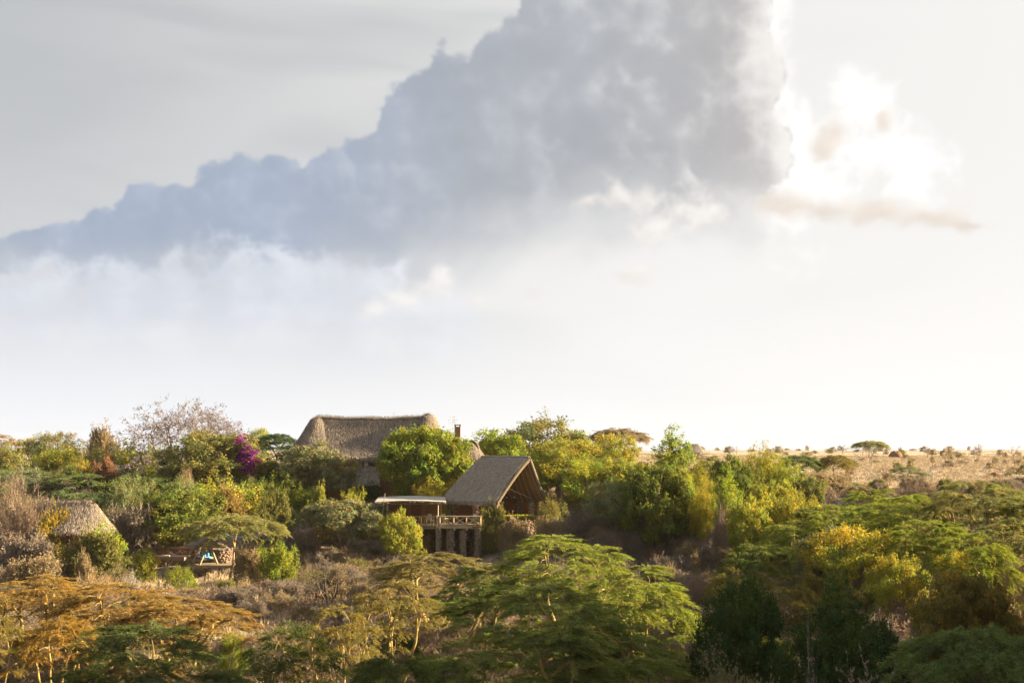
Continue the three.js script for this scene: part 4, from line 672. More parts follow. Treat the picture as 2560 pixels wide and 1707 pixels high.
// ---------- small thatched huts ----------
function hut(px, eaveY, ridgeY, w0, w1, D, label, mat, strawM, name = 'thatched_hut', slim = false, wallM = M.terracotta) {
  const c = P(px, eaveY, D), base = land(c.x, D), t = thing(name, label, 'hut', V(c.x, base, -D)), k = D / F, yE = c.y - base, yR = P(px, ridgeY, D).y - base, a = w0 * k / 2, b = w1 * k / 2;
  const S = (u, v) => { const q = u * 6.2832, x = Math.cos(q), z = Math.sin(q), q2 = name === 'straw_hut' ? Math.sin(v * 1.5708) : Math.pow(v, 0.92), rx = mix(b, a, q2), rz = mix(0.12, a * 0.78, q2); return V(-x * rx, mix(yR, yE, name === 'straw_hut' ? v * v : v) - 0.12 * Math.sin(Math.PI * v), z * rz); };
  const roof = part('roof', thatchSheet(S, 72, 18, 0.22, 14, 4, px), mat, t), g = new GB(); looseStraw(g, S, slim ? 2500 : 9000, 0.22, px + 1, 0.16); looseStraw(g, (u, v) => V(mix(-b, b, u), yR + 0.15 + Math.cos(v * 3 - 1.5) * 0.2, Math.sin(v * 3 - 1.5) * 0.25), 700, 0.03, px + 2, 0); stuff(part('loose_straw', g.done(), strawM, roof));
  const rp = []; for (let j = 0; j <= 8; j++) rp.push(V(mix(-b, b, j / 8), yR + 0.12, 0)); part('ridge_cap', new GB().tube(rp, 0.2, 0.2, 8, ONE).done(), strawM, roof);
  part('wall', new THREE.CylinderGeometry(a * (D > 300 ? 0.55 : 0.8), a * (D > 300 ? 0.55 : 0.8), yE + 0.8, 28).scale(1, 1, 0.75).translate(0, (yE - 0.6) / 2, 0), wallM, t);
  part('door', boxG(0, Math.max(0.9, yE / 2 - 0.2), a * (D > 300 ? 0.55 : 0.8) * 0.75 + 0.02, 0.8, Math.min(1.9, yE), 0.08), M.darkWood, t);
}
hut(186, 1331, 1263, 190, 84, 110, 'low hut with shaggy grey thatch behind an orange bush', M.thatch, M.straw);
hut(1734, 1132, 1113, 60, 26, 420, 'far hut with a grey hipped thatch roof at the plateau edge', M.thatchGrey, M.strawGrey, 'thatched_hut', true, M.mortar);

// ---------- the pool terrace with its swing beds ----------
{
  const t = thing('terrace_wall', 'long low pale stone terrace wall behind the thatched swing bed', 'wall', P(420, 1400, 115.5)), X = (px) => P(px, 1380, 115.5).x - t.position.x, Y = (py) => P(420, py, 115.5).y - t.position.y, r = rng(66);
  part('coping', boxG((X(338) + X(500)) / 2, Y(1369), 0.1, X(500) - X(338), 0.2, 0.7), M.pinkStone, t); part('wall_core', boxG((X(338) + X(500)) / 2, Y(1382), 0, X(500) - X(338), 1.0, 0.4), M.mortar, t);
  stuff(part('stone_facing', stones((q) => V(mix(X(340), X(500), q()), mix(Y(1392), Y(1374), q()), 0.22), 420, 0.13, 67), M.pinkStone, t));
  part('lower_step', boxG((X(345) + X(470)) / 2, Y(1394), 0.9, X(470) - X(345), 0.35, 1.0), M.pinkStone, t);
}
{
  const t = thing('round_wall', 'curved dark stone wall beside the swing bed', 'wall', P(552, 1405, 113.5));
  part('wall_core', new THREE.CylinderGeometry(1.05, 1.1, 1.5, 24).translate(0, 0.55, 0), M.mortar, t); stuff(part('stone_facing', stones((q) => { const a = q() * 6.28; return V(Math.cos(a) * 1.06, -0.1 + q() * 1.4, Math.sin(a) * 1.06); }, 380, 0.13, 68), M.stone, t));
}
function swingBed(px, feetY, apexY, D, wide, roofed, label, cushionM) {
  const c = P(px, feetY, D), t = thing('swing_bed', label, 'swing bed', c, -1.05, 'swing beds on the pool terrace'), H = P(px, apexY, D).y - c.y, h2 = wide / 2;
  for (const x of [-h2, h2]) { for (const z of [-0.85, 0.85]) pole(t, 'leg', V(x * 1.06, -0.05, z), V(x, H, z * 0.04), 0.085, 0.075, M.paleWood); pole(t, 'ground_rail', V(x * 1.06, 0.05, -0.9), V(x * 1.06, 0.05, 0.9), 0.05, 0.05, M.greyWood); }
  pole(t, 'ridge_pole', V(-h2 - 0.5, H, 0), V(h2 + 0.5, H, 0), 0.06, 0.06, M.pole);
  const bed = part('bed', boxG(0, 0.42, 0, wide * 0.92, 0.1, 1.1), M.darkWood, t); part('mattress', boxG(0, 0.53, 0, wide * 0.86, 0.14, 1.0), M.paleBlue, bed);
  for (const [x, z] of [[-0.25, 0.28], [0.3, 0.25], [0.02, -0.2]]) part('cushion', new THREE.SphereGeometry(0.3, 14, 10).scale(1, 0.72, 0.55).translate(x * wide * 0.7, 0.78, z), cushionM, bed);
  for (const x of [-h2 * 0.85, h2 * 0.85]) for (const z of [-0.45, 0.45]) part('rope', new GB().tube([V(x, 0.45, z), V(x, (H + 0.4) / 2, z / 2), V(x, H, 0)], 0.014, 0.014, 4, ONE).done(), M.greyWood, t);
  if (roofed) {
    for (const s of [1, -1]) { const S = (u, v) => V(mix(-h2 - 0.55, h2 + 0.65, u) * (1 + 0.05 * v), H + 0.28 - 0.75 * v - 0.08 * Math.sin(3.14 * v), s * 1.35 * v), g = new GB(); const sl = part('thatch_slope', thatchSheet(S, 24, 10, 0.16, 4, 2, 90 + s), M.thatch, t); looseStraw(g, S, 2200, 0.16, 91 + s, 0.3, 0.03); stuff(part('loose_straw', g.done(), M.straw, sl)); }
    for (const x of [-h2 - 0.4, 0, h2 + 0.5]) for (const s of [1, -1]) pole(t, 'rafter', V(x, H + 0.2, 0), V(x, H - 0.5, s * 1.3), 0.035, 0.03, M.paleWood);
  }
}
swingBed(512, 1407, 1355, 111.5, 2.4, true, 'swing bed with blue cushions under a small thatched roof', M.blue);
swingBed(664, 1362, 1334, 118, 1.9, true, 'farther swing bed with blue cushions half hidden behind the flat acacia', M.blue);
{ // plank edge of the platform
  const c = P(520, 1412, 111), t = thing('plank_platform', 'weathered plank platform under the thatched swing bed', 'platform', c), X = (px) => P(px, 1412, 111).x - c.x, r = rng(21);
  for (let k = 0; k < 16; k++) part('plank', boxG((X(476) + X(584)) / 2 + (r() - 0.5) * 0.15, -0.02 + (r() - 0.5) * 0.015, 0.5 - k * 0.2, X(584) - X(476), 0.06, 0.185), k % 2 ? M.greyWood : M.pole, t);
  part('edge_beam', boxG((X(476) + X(584)) / 2, -0.15, 0.55, X(584) - X(476), 0.18, 0.12), M.greyWood, t);
  for (const px of [480, 515, 550, 580]) pole(t, 'stilt', V(X(px), -1.8, 0.3), V(X(px), -0.08, 0.3), 0.09, 0.09, M.darkWood);
}
function lounger(px, py, D, turn, label, m) {
  const c = P(px, py, D), t = thing('sun_lounger', label, 'lounger', c, turn, 'loungers on the pool terrace');
  part('frame', boxG(0, 0.28, 0, 1.9, 0.06, 0.62), M.pole, t); part('mattress', new THREE.BoxGeometry(1.8, 0.12, 0.58).translate(0, 0.37, 0), m, t); part('backrest', new GB().box(-0.72, 0.58, 0, 0.62, 0.1, 0.58, ONE, new THREE.Euler(0, 0, -0.7)).done(), m, t);
  for (const x of [-0.8, 0.8]) for (const z of [-0.25, 0.25]) part('leg', boxG(x, 0.12, z, 0.06, 0.26, 0.06), M.pole, t);
}
lounger(449, 1399, 112.5, 0.1, 'low lounger with a white mattress left of the thatched swing bed', M.cushion); lounger(399, 1399, 113, 0.2, 'low lounger with a white mattress beside the olive bush', M.cushion); lounger(586, 1352, 118, 0.6, 'lounger with a bright blue mattress under the flat acacia', M.blue);
{ // pale bench on the terrace
  const c = P(444, 1366, 117.5), t = thing('terrace_bench', 'long pale rail-backed bench on the terrace above the stone wall', 'bench', c);
  part('seat', boxG(0, 0.42, 0, 1.9, 0.06, 0.45), M.greyWood, t); for (const x of [-0.85, -0.2, 0.45, 0.85]) part('leg', boxG(x, 0.2, 0.1, 0.06, 0.42, 0.06), M.cream, t); part('top_rail', boxG(0, 0.78, -0.2, 1.9, 0.06, 0.06), M.cream, t); for (const x of [-0.9, 0, 0.9]) part('back_post', boxG(x, 0.6, -0.2, 0.05, 0.36, 0.05), M.cream, t);
}
for (const [px, py, D, w, h, label] of [[2490, 1192, 205, 2.9, 1.0, 'broad red-brown termite mound on the pale plain'], [2239, 1124, 420, 5.2, 2.4, 'far red-brown termite mound on the skyline of the plain'], [2396, 1122, 430, 2.4, 1.2, 'tiny far termite mound near the right skyline bushes']]) {
  const c = P(px, py, D), g = new THREE.SphereGeometry(1, 24, 14), p = g.attributes.position; for (let k = 0; k < p.count; k++) { const x = p.getX(k), y = p.getY(k), z = p.getZ(k), f = 1 + fbm(x * 2 + px, z * 2 + y, 3) * 0.4; p.setXYZ(k, x * f * w / 2, Math.sign(y) * Math.pow(Math.abs(y), 1.3) * f * h, z * f * w / 2); } g.computeVertexNormals();
  const m = part(numbered('termite_mound'), g, M.redEarth, scene); m.position.set(c.x, land(c.x, D), -D); tag(m, label, 'mound');
}
// ---------- trees and bushes one can pick out ----------
const T = plant;
// left skyline
T('feverD', 15, 1082, 110, 172, M.feverGold, M.feverBark, 'yellow feathery acacia at the left end of the skyline');
T('airy', 140, 1077, 150, 166, M.greyGreen, M.bark, 'grey-green loose tree on the left skyline');
T('scrubC', 258, 1070, 96, 166, M.tan, M.tanTwig, 'tan dry upright bush on the skyline left of the jacaranda', { name: 'dry_bush' });
T('bush', 150, 1119, 150, 152, M.yellowGreen, M.bark, 'yellow-green bush below the grey-green skyline tree');
T('bushB', 265, 1117, 130, 151, M.olive, M.bark, 'olive bush below the tan skyline bush');
T('bush', 350, 1110, 130, 150, M.lime, M.bark, 'lime green bush at the foot of the jacaranda');
T('jacaranda', 472, 989, 430, 152, M.lilac, M.jacarandaBark, 'tall bare jacaranda with spreading branches and sparse lilac blossom', { turn: 0.4 });
T('airy', 505, 1066, 80, 156, M.yellowGreen, M.bark, 'yellow-green tree in front of the jacaranda branches');
T('airy', 648, 1066, 60, 166, M.lime, M.bark, 'small lime green tree right of the jacaranda on the skyline');
T('umbrellaA', 690, 1080, 135, 153, M.umbrellaDark, M.darkBark, 'dark flat-topped thorn tree left of the thatched house');
{ // bougainvillea: an olive bush hung with magenta flowers on its right
  const t = T('roundC', 540, 1076, 250, 139, M.olive, M.bark, 'large olive bougainvillea bush hung with magenta and crimson flowers', { name: 'bougainvillea_bush', cat: 'bush', turn: 0 });
  const bloom = (cx, cy, n, spread, m, seed) => { const g = new GB(), r = rng(seed), k = 139 / F, D = 135.6;
    for (let j = 0; j < n; j++) { const a = P(cx + (r() + r() - 1) * spread, cy + (r() + r() - 1) * spread * 1.2, D + r() * 2.2); for (let q = 0; q < 20; q++) { const p = a.clone().addScaledVector(rnd3(r), 0.34 * Math.cbrt(r())).sub(t.position).divide(t.scale), d = rnd3(r); g.leaf(p, d, side(d, rnd3(r)), 0.2, 0.13, tint(r, 0.3, 0.1)); } }
    stuff(part('flower_cluster', g.done(), m, t)); };
  for (const [x, y, n, s, i] of [[600, 1104, 6, 12, 1], [604, 1120, 14, 18, 2], [618, 1140, 16, 22, 3], [634, 1132, 8, 14, 4], [600, 1144, 8, 14, 5], [625, 1160, 10, 10, 6], [605, 1166, 6, 10, 7], [626, 1180, 4, 10, 8]]) bloom(x, y, n, s, M.magenta, i * 31);
  for (const [x, y, n, s, i] of [[592, 1104, 3, 14, 11], [638, 1152, 5, 18, 12], [632, 1172, 4, 16, 14]]) bloom(x, y, n, s, M.crimson, i * 31);
}
T('scrubE', 476, 1168, 60, 131, null, M.tanTwig, 'straw-coloured mound of dead creeper beside the bougainvillea', { name: 'dry_bush' });
T('bush', 25, 1112, 110, 160, M.olive, M.bark, 'olive bush under the yellow skyline acacia'); T('airy', 85, 1092, 80, 168, M.yellowGreen, M.bark, 'small yellow-green tree between the yellow skyline acacia and the grey-green tree'); T('bushB', -10, 1100, 90, 165, M.tan, M.tanTwig, 'tan bush at the extreme left of the skyline');
T('scrubB', 688, 1150, 90, 146, M.tan, M.tanTwig, 'tan scrub under the dark flat thorn tree');
// left hillside
T('mound', 60, 1156, 200, 131, M.blueGreen, M.bark, 'blue-green feathery thorn bush at the left edge of the hillside');
T('mound', 205, 1166, 210, 130, M.umbrella, M.darkBark, 'dark green flat thorn bush left of the rust-tinged bush');
T('mound', 360, 1164, 180, 131, M.umbrella, M.darkBark, 'flat layered thorn bush left of the straw-coloured mound');
T('scrubC', 270, 1148, 90, 134, M.rust, M.brownTwig, 'rust-red topped bush among the flat thorn bushes', { name: 'dry_bush' });
T('bush', 216, 1158, 42, 127, M.gold, M.bark, 'small golden bush on the flat thorn canopy');
T('mound', 200, 1206, 170, 121, M.blueGreen, M.darkBark, 'blue-green flat thorn bush above the shaggy hut');
T('scrubE', 55, 1192, 190, 113, null, M.brownTwig, 'big rounded red-brown leafless bush at the left edge', { name: 'dry_bush' });
T('scrubB', 120, 1240, 120, 116, M.mauve, M.mauveTwig, 'mauve twiggy bush behind the shaggy hut', { name: 'dry_bush' });
T('bushB', 335, 1196, 130, 123, M.sage, M.bark, 'sage green feathery bush left of the yellow-crowned tree');
T('bushB', 462, 1196, 100, 127.5, M.sage, M.bark, 'sage green bush in front of the straw-coloured mound');
T('roundA', 450, 1216, 215, 115.5, M.green, M.bark, 'dense green round tree with sunlit yellow crown behind the pool terrace');
T('bush', 505, 1216, 96, 116.5, M.yellowGreen, M.bark, 'yellow-topped bush against the dense green round tree');
T('scrubB', 325, 1256, 150, 113, M.mauve, M.mauveTwig, 'grey-mauve scrub right of the shaggy hut', { name: 'dry_bush' });
T('bush', 585, 1202, 160, 126, M.yellowGreen, M.bark, 'yellow-topped wide bush below the bougainvillea');
T('scrubC', 570, 1222, 140, 122, M.orange, M.mauveTwig, 'orange-tinged scrub below the bougainvillea', { name: 'dry_bush' });
T('bush', 680, 1192, 120, 130, M.green, M.bark, 'green bush between the bougainvillea and the grey round tree');
T('bush', 760, 1217, 100, 130, M.fresh, M.bark, 'bright green low bush below the grey round tree');
T('bush', 885, 1222, 70, 129, M.yellowGreen, M.bark, 'yellow-green bush in front of the veranda');
T('scrubC', 690, 1232, 110, 122, M.olive, M.oliveTwig, 'olive scrub above the flat acacia', { name: 'dry_bush' });
T('umbrellaC', 588, 1280, 240, 107, M.flatLime, M.tanTwig, 'lone flat-topped acacia spreading over the swing beds', { turn: 2.1 });
T('roundB', 790, 1114, 180, 138, M.greyGreen, M.bark, 'grey-green round tree in front of the thatched roof');
T('roundC', 1062, 1058, 235, 137, M.fresh, M.bark, 'large bright green tree hiding the right half of the thatched house', { turn: 1.2 });
T('roundB', 1130, 1095, 110, 135.5, M.yellowGreen, M.bark, 'sunlit yellow-green tree in front of the chimney');
T('bare' + 'B', 985, 1019, 74, 166, null, M.tanTwig, 'thin bare tree showing above the ridge of the house');
T('bush', 925, 1208, 60, 139, M.deep, M.bark, 'dark green bush under the veranda eave'); T('bush', 705, 1158, 110, 141, M.deep, M.bark, 'dark green bush at the left end of the house');
T('bushB', 1087, 1209, 128, 129.5, M.yellow, M.bark, 'glowing yellow bush behind the shade roof');
T('roundC', 862, 1243, 215, 121, M.greyGreen, M.greyBark, 'wide grey-olive thorn bush left of the shade roof', { name: 'spreading_thorn_bush', cat: 'bush', turn: 2 });
T('scrubD', 800, 1230, 90, 125, M.yellowGreen, M.oliveTwig, 'pale yellow-green bush behind the wide grey-olive bush', { name: 'dry_bush' });
T('roundB', 1004, 1282, 108, 117.5, M.yellowGreen, M.bark, 'yellow-green bush climbing in front of the deck', { turn: 1, name: 'bush', cat: 'bush' }); T('bush', 1035, 1290, 56, 118.3, M.fresh, M.bark, 'fresh green bush touching the deck railing'); T('scrubC', 1050, 1330, 70, 118, M.tan, M.brownTwig, 'tan creeper-like scrub beside the deck columns', { name: 'dry_bush' });
T('scrubC', 1230, 1264, 84, 123, M.olive, M.oliveTwig, 'olive bush between the deck and the lounge', { name: 'dry_bush' }); T('bush', 1240, 1308, 52, 121.5, M.gold, M.bark, 'small golden bush between the deck columns and the lounge wall');
T('scrubC', 1285, 1296, 90, 120.5, M.tan, M.tanTwig, 'tan bush against the stone wall of the lounge', { name: 'dry_bush' }); T('bushB', 1380, 1252, 76, 122, M.olive, M.bark, 'olive bush at the right corner of the lounge'); T('scrubB', 1385, 1290, 70, 120, M.tan, M.tanTwig, 'tan scrub below the right corner of the lounge', { name: 'dry_bush' });
// trees behind and right of the lounge
T('roundA', 1258, 1080, 140, 151, M.lime, M.bark, 'bright lime round tree behind the lounge ridge');
T('layered', 1345, 1048, 205, 156, M.olive, M.bark, 'tall olive layered tree highest behind the lounge');
T('layered', 1400, 1100, 160, 140, M.yellowGreen, M.bark, 'sunlit yellow-green layered tree right of the lounge gable');
T('airy', 1446, 1070, 60, 166, M.lime, M.bark, 'slender lime tree on the skyline right of the tall olive tree'); T('roundB', 1490, 1103, 125, 150, M.green, M.bark, 'dark green round tree on the skyline right of centre');
T('airy', 1535, 1082, 130, 146, M.yellowGreen, M.bark, 'airy yellow tree in front of the brown flat-topped skyline tree');
T('umbrellaC', 1540, 1066, 150, 212, M.tan, M.brownTwig, 'brown flat-topped acacia standing on the skyline');
T('airy', 1510, 1140, 120, 136, M.olive, M.bark, 'olive airy tree above the grey-green slope tree'); T('roundC', 1636, 1148, 150, 118, M.green, M.bark, 'dense dark round tree with its right side in sun on the slope'); T('tall', 1678, 1093, 90, 141, M.lime, M.bark, 'upright pale green tree in front of the far hut');
T('weeping', 1738, 1164, 86, 123, M.yellowGreen, M.bark, 'drooping yellow tree right of the dense dark round tree'); T('mound', 1775, 1132, 115, 161, M.umbrella, M.bark, 'dark flat thorn bush in front of the far hut'); T('roundB', 1830, 1148, 105, 126, M.green, M.bark, 'green tree left of the large drooping yellow tree');
T('weeping', 1885, 1118, 125, 129, M.yellowGreen, M.bark, 'large drooping yellow-green tree with open crown'); T('weeping', 1955, 1144, 80, 129, M.lime, M.bark, 'smaller drooping lime tree at the right of the large drooping tree'); T('layered', 1524, 1206, 100, 119, M.sage, M.bark, 'grey-green layered tree low on the slope below the gable'); T('tall', 1816, 1200, 70, 113, M.lime, M.bark, 'bright upright lime tree on the gully edge'); T('weeping', 1765, 1205, 80, 116, M.yellow, M.bark, 'yellow drooping tree behind the bright upright lime tree');
T('roundB', 1872, 1256, 120, 106, M.yellowGreen, M.bark, 'yellow-green tree over the gully, right of the mauve scrub'); T('bush', 1926, 1240, 96, 113, M.yellow, M.bark, 'yellow bush right of the bright upright lime tree'); T('scrubE', 1798, 1262, 110, 108.5, null, M.mauveTwig, 'tall mauve leafless thicket in the gully', { name: 'dry_bush' }); T('roundB', 2010, 1190, 100, 124, M.olive, M.bark, 'olive round tree below the two dark umbrella thorns');
T('roundA', 1560, 1150, 110, 131, M.yellowGreen, M.bark, 'yellow-green tree left behind the dense dark round tree', { turn: 1 }); T('layered', 1470, 1150, 130, 131, M.lime, M.bark, 'lime layered tree on the bank right of the lounge eave', { turn: 3 }); T('roundB', 1700, 1185, 90, 119, M.lime, M.bark, 'lime tree pressed to the right of the dense dark round tree', { turn: 2 }); T('roundA', 1920, 1205, 110, 119, M.yellowGreen, M.bark, 'yellow-green tree below the large drooping tree', { turn: 4 }); T('roundB', 1770, 1150, 100, 138, M.olive, M.bark, 'olive tree behind the yellow drooping tree', { turn: 5 }); T('bushB', 1985, 1240, 100, 112, M.yellowGreen, M.bark, 'yellow-green bush at the head of the gully acacias'); T('roundA', 1330, 1130, 120, 139, M.lime, M.bark, 'lime round tree rising directly behind the gable apex', { turn: 2 });
T('umbrellaB', 1995, 1134, 118, 171, M.umbrella, M.darkBark, 'dark umbrella thorn at the plateau edge, left of two'); T('umbrellaA', 2082, 1134, 90, 172, M.feverOlive, M.darkBark, 'olive umbrella thorn at the plateau edge, right of two');
T('umbrellaC', 2175, 1099, 90, 300, M.flatLime, M.greyBark, 'lone acacia with pale trunk on the open plain', { turn: 1 }); T('mound', 2262, 1158, 110, 198, M.umbrella, M.bark, 'low wide thorn bush on the plain below the lone acacia'); T('bareB', 2442, 1101, 40, 350, null, M.brownTwig, 'thin forked thorn tree on the right skyline');
T('mound', 1738, 1128, 120, 372, M.tan, M.tanTwig, 'pale wide bush in front of the far hut');
// right hillside and foreground
T('scrubB', 2130, 1204, 50, 152, M.blueGreen, M.oliveTwig, 'small blue-green bush in brown scrub below the plain', { name: 'dry_bush' }); T('scrubE', 2290, 1188, 130, 131, null, M.brownTwig, 'dark brown leafless thicket below the plain', { name: 'dry_bush' }); T('scrubB', 2060, 1178, 140, 143, M.tan, M.brownTwig, 'brown scrub under the umbrella thorns', { name: 'dry_bush' });
T('feverB', 2105, 1250, 230, 96, M.feverLime, M.feverBark, 'lime flat-layered acacia right of the gully'); T('feverA', 2250, 1226, 270, 92, M.feverLime, M.feverBark, 'lime acacia with pale forked trunk right of the gully acacia'); T('feverC', 2440, 1190, 300, 88, M.flatLime, M.feverBark, 'tall pale-green yellow-trunked acacia standing against the pale plain'); T('feverB', 2580, 1232, 240, 86, M.feverLime, M.feverBark, 'lime acacia cut by the right edge, upper one'); T('feverB', 2310, 1286, 250, 82, M.feverLime, M.feverBark, 'lime acacia below the tall yellow-trunked acacia'); T('feverC', 2520, 1286, 240, 78, M.flatLime, M.feverBark, 'pale lime acacia with bare trunks near the right edge');
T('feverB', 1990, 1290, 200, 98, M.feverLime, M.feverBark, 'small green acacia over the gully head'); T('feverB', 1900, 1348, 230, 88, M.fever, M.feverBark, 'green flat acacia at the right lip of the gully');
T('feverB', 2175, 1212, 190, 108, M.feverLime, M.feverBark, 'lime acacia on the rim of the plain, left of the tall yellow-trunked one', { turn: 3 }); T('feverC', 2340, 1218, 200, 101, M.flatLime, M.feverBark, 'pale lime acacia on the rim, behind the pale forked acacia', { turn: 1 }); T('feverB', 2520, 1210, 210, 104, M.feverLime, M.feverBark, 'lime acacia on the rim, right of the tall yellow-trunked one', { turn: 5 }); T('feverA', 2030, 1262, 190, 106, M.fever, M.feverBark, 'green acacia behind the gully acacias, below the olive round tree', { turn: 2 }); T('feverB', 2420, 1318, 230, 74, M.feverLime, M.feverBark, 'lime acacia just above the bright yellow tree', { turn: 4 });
T('airy', 2105, 1309, 250, 83, M.yellow, M.brownTwig, 'large yellow-leaved tree in the middle of the right hillside', { turn: 0.7 }); T('roundB', 2060, 1332, 150, 84.5, M.greyGreen, M.brownTwig, 'grey-leaved tree joined to the large yellow tree'); T('airy', 2235, 1381, 150, 72.5, M.yellowGreen, M.brownTwig, 'yellow-green tree with leaning dark trunk on the right'); T('airy', 2375, 1378, 150, 74.5, M.yellow, M.brownTwig, 'bright yellow tree above the olive dome at right'); T('roundC', 2395, 1418, 230, 66, M.feverOlive, M.bark, 'olive domed tree near the right edge');
T('mound', 1840, 1390, 185, 76, M.feverOlive, M.bark, 'olive flat thorn bush above the dark evergreen'); T('mound', 2055, 1388, 160, 75.5, M.feverOlive, M.brownTwig, 'brown-olive flat thorn bush below the large yellow tree'); T('mound', 1950, 1420, 190, 72, M.feverOlive, M.brownTwig, 'long olive thorn bush just above the dark evergreen');
T('bareA', 2510, 1390, 130, 67, M.tan, M.feverBark, 'bare yellow-stemmed tree at the right edge'); T('scrubE', 2500, 1400, 150, 70, null, M.brownTwig, 'brown thicket behind the bare yellow-stemmed tree', { name: 'dry_bush' });
T('dark', 1845, 1436, 225, 58.5, M.deep, M.darkBark, 'dark evergreen tree in the right foreground, left of two'); T('dark', 2085, 1500, 300, 54, M.deep, M.darkBark, 'dark evergreen tree in the right foreground, right of two', { turn: 2 }); T('tall', 2078, 1452, 100, 56, M.green, M.darkBark, 'green upright tree rising between the two dark evergreens');
T('deadA', 1925, 1440, 80, 60, null, M.greyBark, 'grey dead tree above the left dark evergreen'); T('deadA', 2018, 1525, 70, 51, null, M.greyBark, 'grey dead branches between the two dark evergreens');
T('umbrellaC', 2440, 1553, 430, 49, M.umbrella, M.darkBark, 'flat-topped green acacia in the lower right corner', { turn: 0.5 }); T('scrubF', 1820, 1640, 300, 44, M.greyGreen, M.mauveTwig, 'grey thorny bush at the bottom edge below the evergreens', { name: 'dry_bush' }); T('scrubF', 2215, 1690, 170, 43, M.mauve, M.mauveTwig, 'grey thorny bush at the bottom edge left of the flat-topped acacia', { name: 'dry_bush' });
// middle and left foreground
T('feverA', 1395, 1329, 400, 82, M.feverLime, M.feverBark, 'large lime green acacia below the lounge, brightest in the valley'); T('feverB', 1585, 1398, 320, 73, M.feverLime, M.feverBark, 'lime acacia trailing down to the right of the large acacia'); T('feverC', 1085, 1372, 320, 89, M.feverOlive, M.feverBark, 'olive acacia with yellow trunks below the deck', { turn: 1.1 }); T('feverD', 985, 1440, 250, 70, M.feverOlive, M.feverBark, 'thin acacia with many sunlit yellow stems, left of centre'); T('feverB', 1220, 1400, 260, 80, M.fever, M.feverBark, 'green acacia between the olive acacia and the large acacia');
T('feverBig', 1355, 1450, 830, 55, M.fever, M.feverBark, 'huge dark green acacia filling the bottom centre', { turn: 0.9 }); T('feverFront', 1000, 1625, 400, 47, M.feverShaded, M.feverBark, 'green acacia at the bottom edge, left of the huge one'); T('feverFront', 395, 1546, 640, 48, M.feverShaded, M.feverBark, 'dark green domed acacia in the bottom left foreground', { turn: 2.4 });
T('feverC', 100, 1430, 300, 69, M.feverGold, M.feverBark, 'golden acacia with leaning yellow trunk at the left edge', { turn: 2.8 }); T('feverA', 300, 1452, 380, 66, M.feverGold, M.feverBark, 'golden acacia with several yellow stems, left foreground'); T('feverC', 470, 1486, 320, 65, M.feverGold, M.feverBark, 'golden acacia reaching right toward the bare ground'); T('feverC', 165, 1530, 210, 60, M.feverGold, M.feverBark, 'small golden acacia low at the left'); T('feverD', 10, 1520, 150, 58, M.feverOlive, M.feverBark, 'olive-gold acacia cut by the left edge');
T('feverD', 745, 1530, 260, 53, M.feverShaded, M.feverBark, 'sparse acacia with yellow bare limbs at the bottom', { turn: 0.4 }); T('feverD', 860, 1500, 220, 60, M.feverOlive, M.feverBark, 'sparse olive acacia left of the huge acacia', { turn: 4 }); T('airy', 592, 1578, 75, 60, M.fresh, M.bark, 'small fresh green sapling at the edge of the bare ground'); T('deadA', 595, 1530, 60, 62, null, M.greyBark, 'small pale dead tree on the bare ground');
T('bareA', 830, 1380, 150, 95, null, M.darkBark, 'dark bare multi-stemmed tree below the grey-olive bush'); T('bareA', 905, 1430, 120, 90, null, M.bark, 'dark bare tree left of the olive acacia'); T('bush', 703, 1357, 116, 103.5, M.fresh, M.bark, 'round green bush right of the lone flat acacia'); T('scrubB', 640, 1366, 90, 106, M.tan, M.rustTwig, 'rusty dry bush beside the lone acacia trunk', { name: 'dry_bush' }); T('bushB', 462, 1418, 90, 98.5, M.fresh, M.bark, 'green feathery bush below the plank platform'); T('scrubA', 340, 1424, 60, 95.5, null, M.greyBark, 'pale grey leafless bush below the olive bush', { name: 'dry_bush' }); T('bush', 370, 1374, 78, 105, M.yellowGreen, M.bark, 'olive-yellow bush at the left end of the terrace wall');
T('scrubC', 150, 1279, 110, 104.5, M.gold, M.brownTwig, 'orange-gold bush in front of the shaggy hut', { name: 'dry_bush' }); T('scrubB', 100, 1330, 170, 101, M.mauve, M.mauveTwig, 'mauve-brown thicket below the orange-gold bush', { name: 'dry_bush' }); T('bush', 275, 1318, 90, 101.5, M.lime, M.bark, 'bright lime bush right of the shaggy hut'); T('scrubC', 250, 1332, 190, 100, M.olive, M.oliveTwig, 'dark olive thicket under the bright lime bush', { name: 'dry_bush' }); T('scrubB', 95, 1382, 150, 92.5, M.tan, M.brownTwig, 'brown thicket at the far left above the golden acacias', { name: 'dry_bush' }); T('scrubD', 225, 1396, 80, 92.5, M.tan, M.tanTwig, 'pale tan feathery bush above the golden acacias', { name: 'dry_bush' });
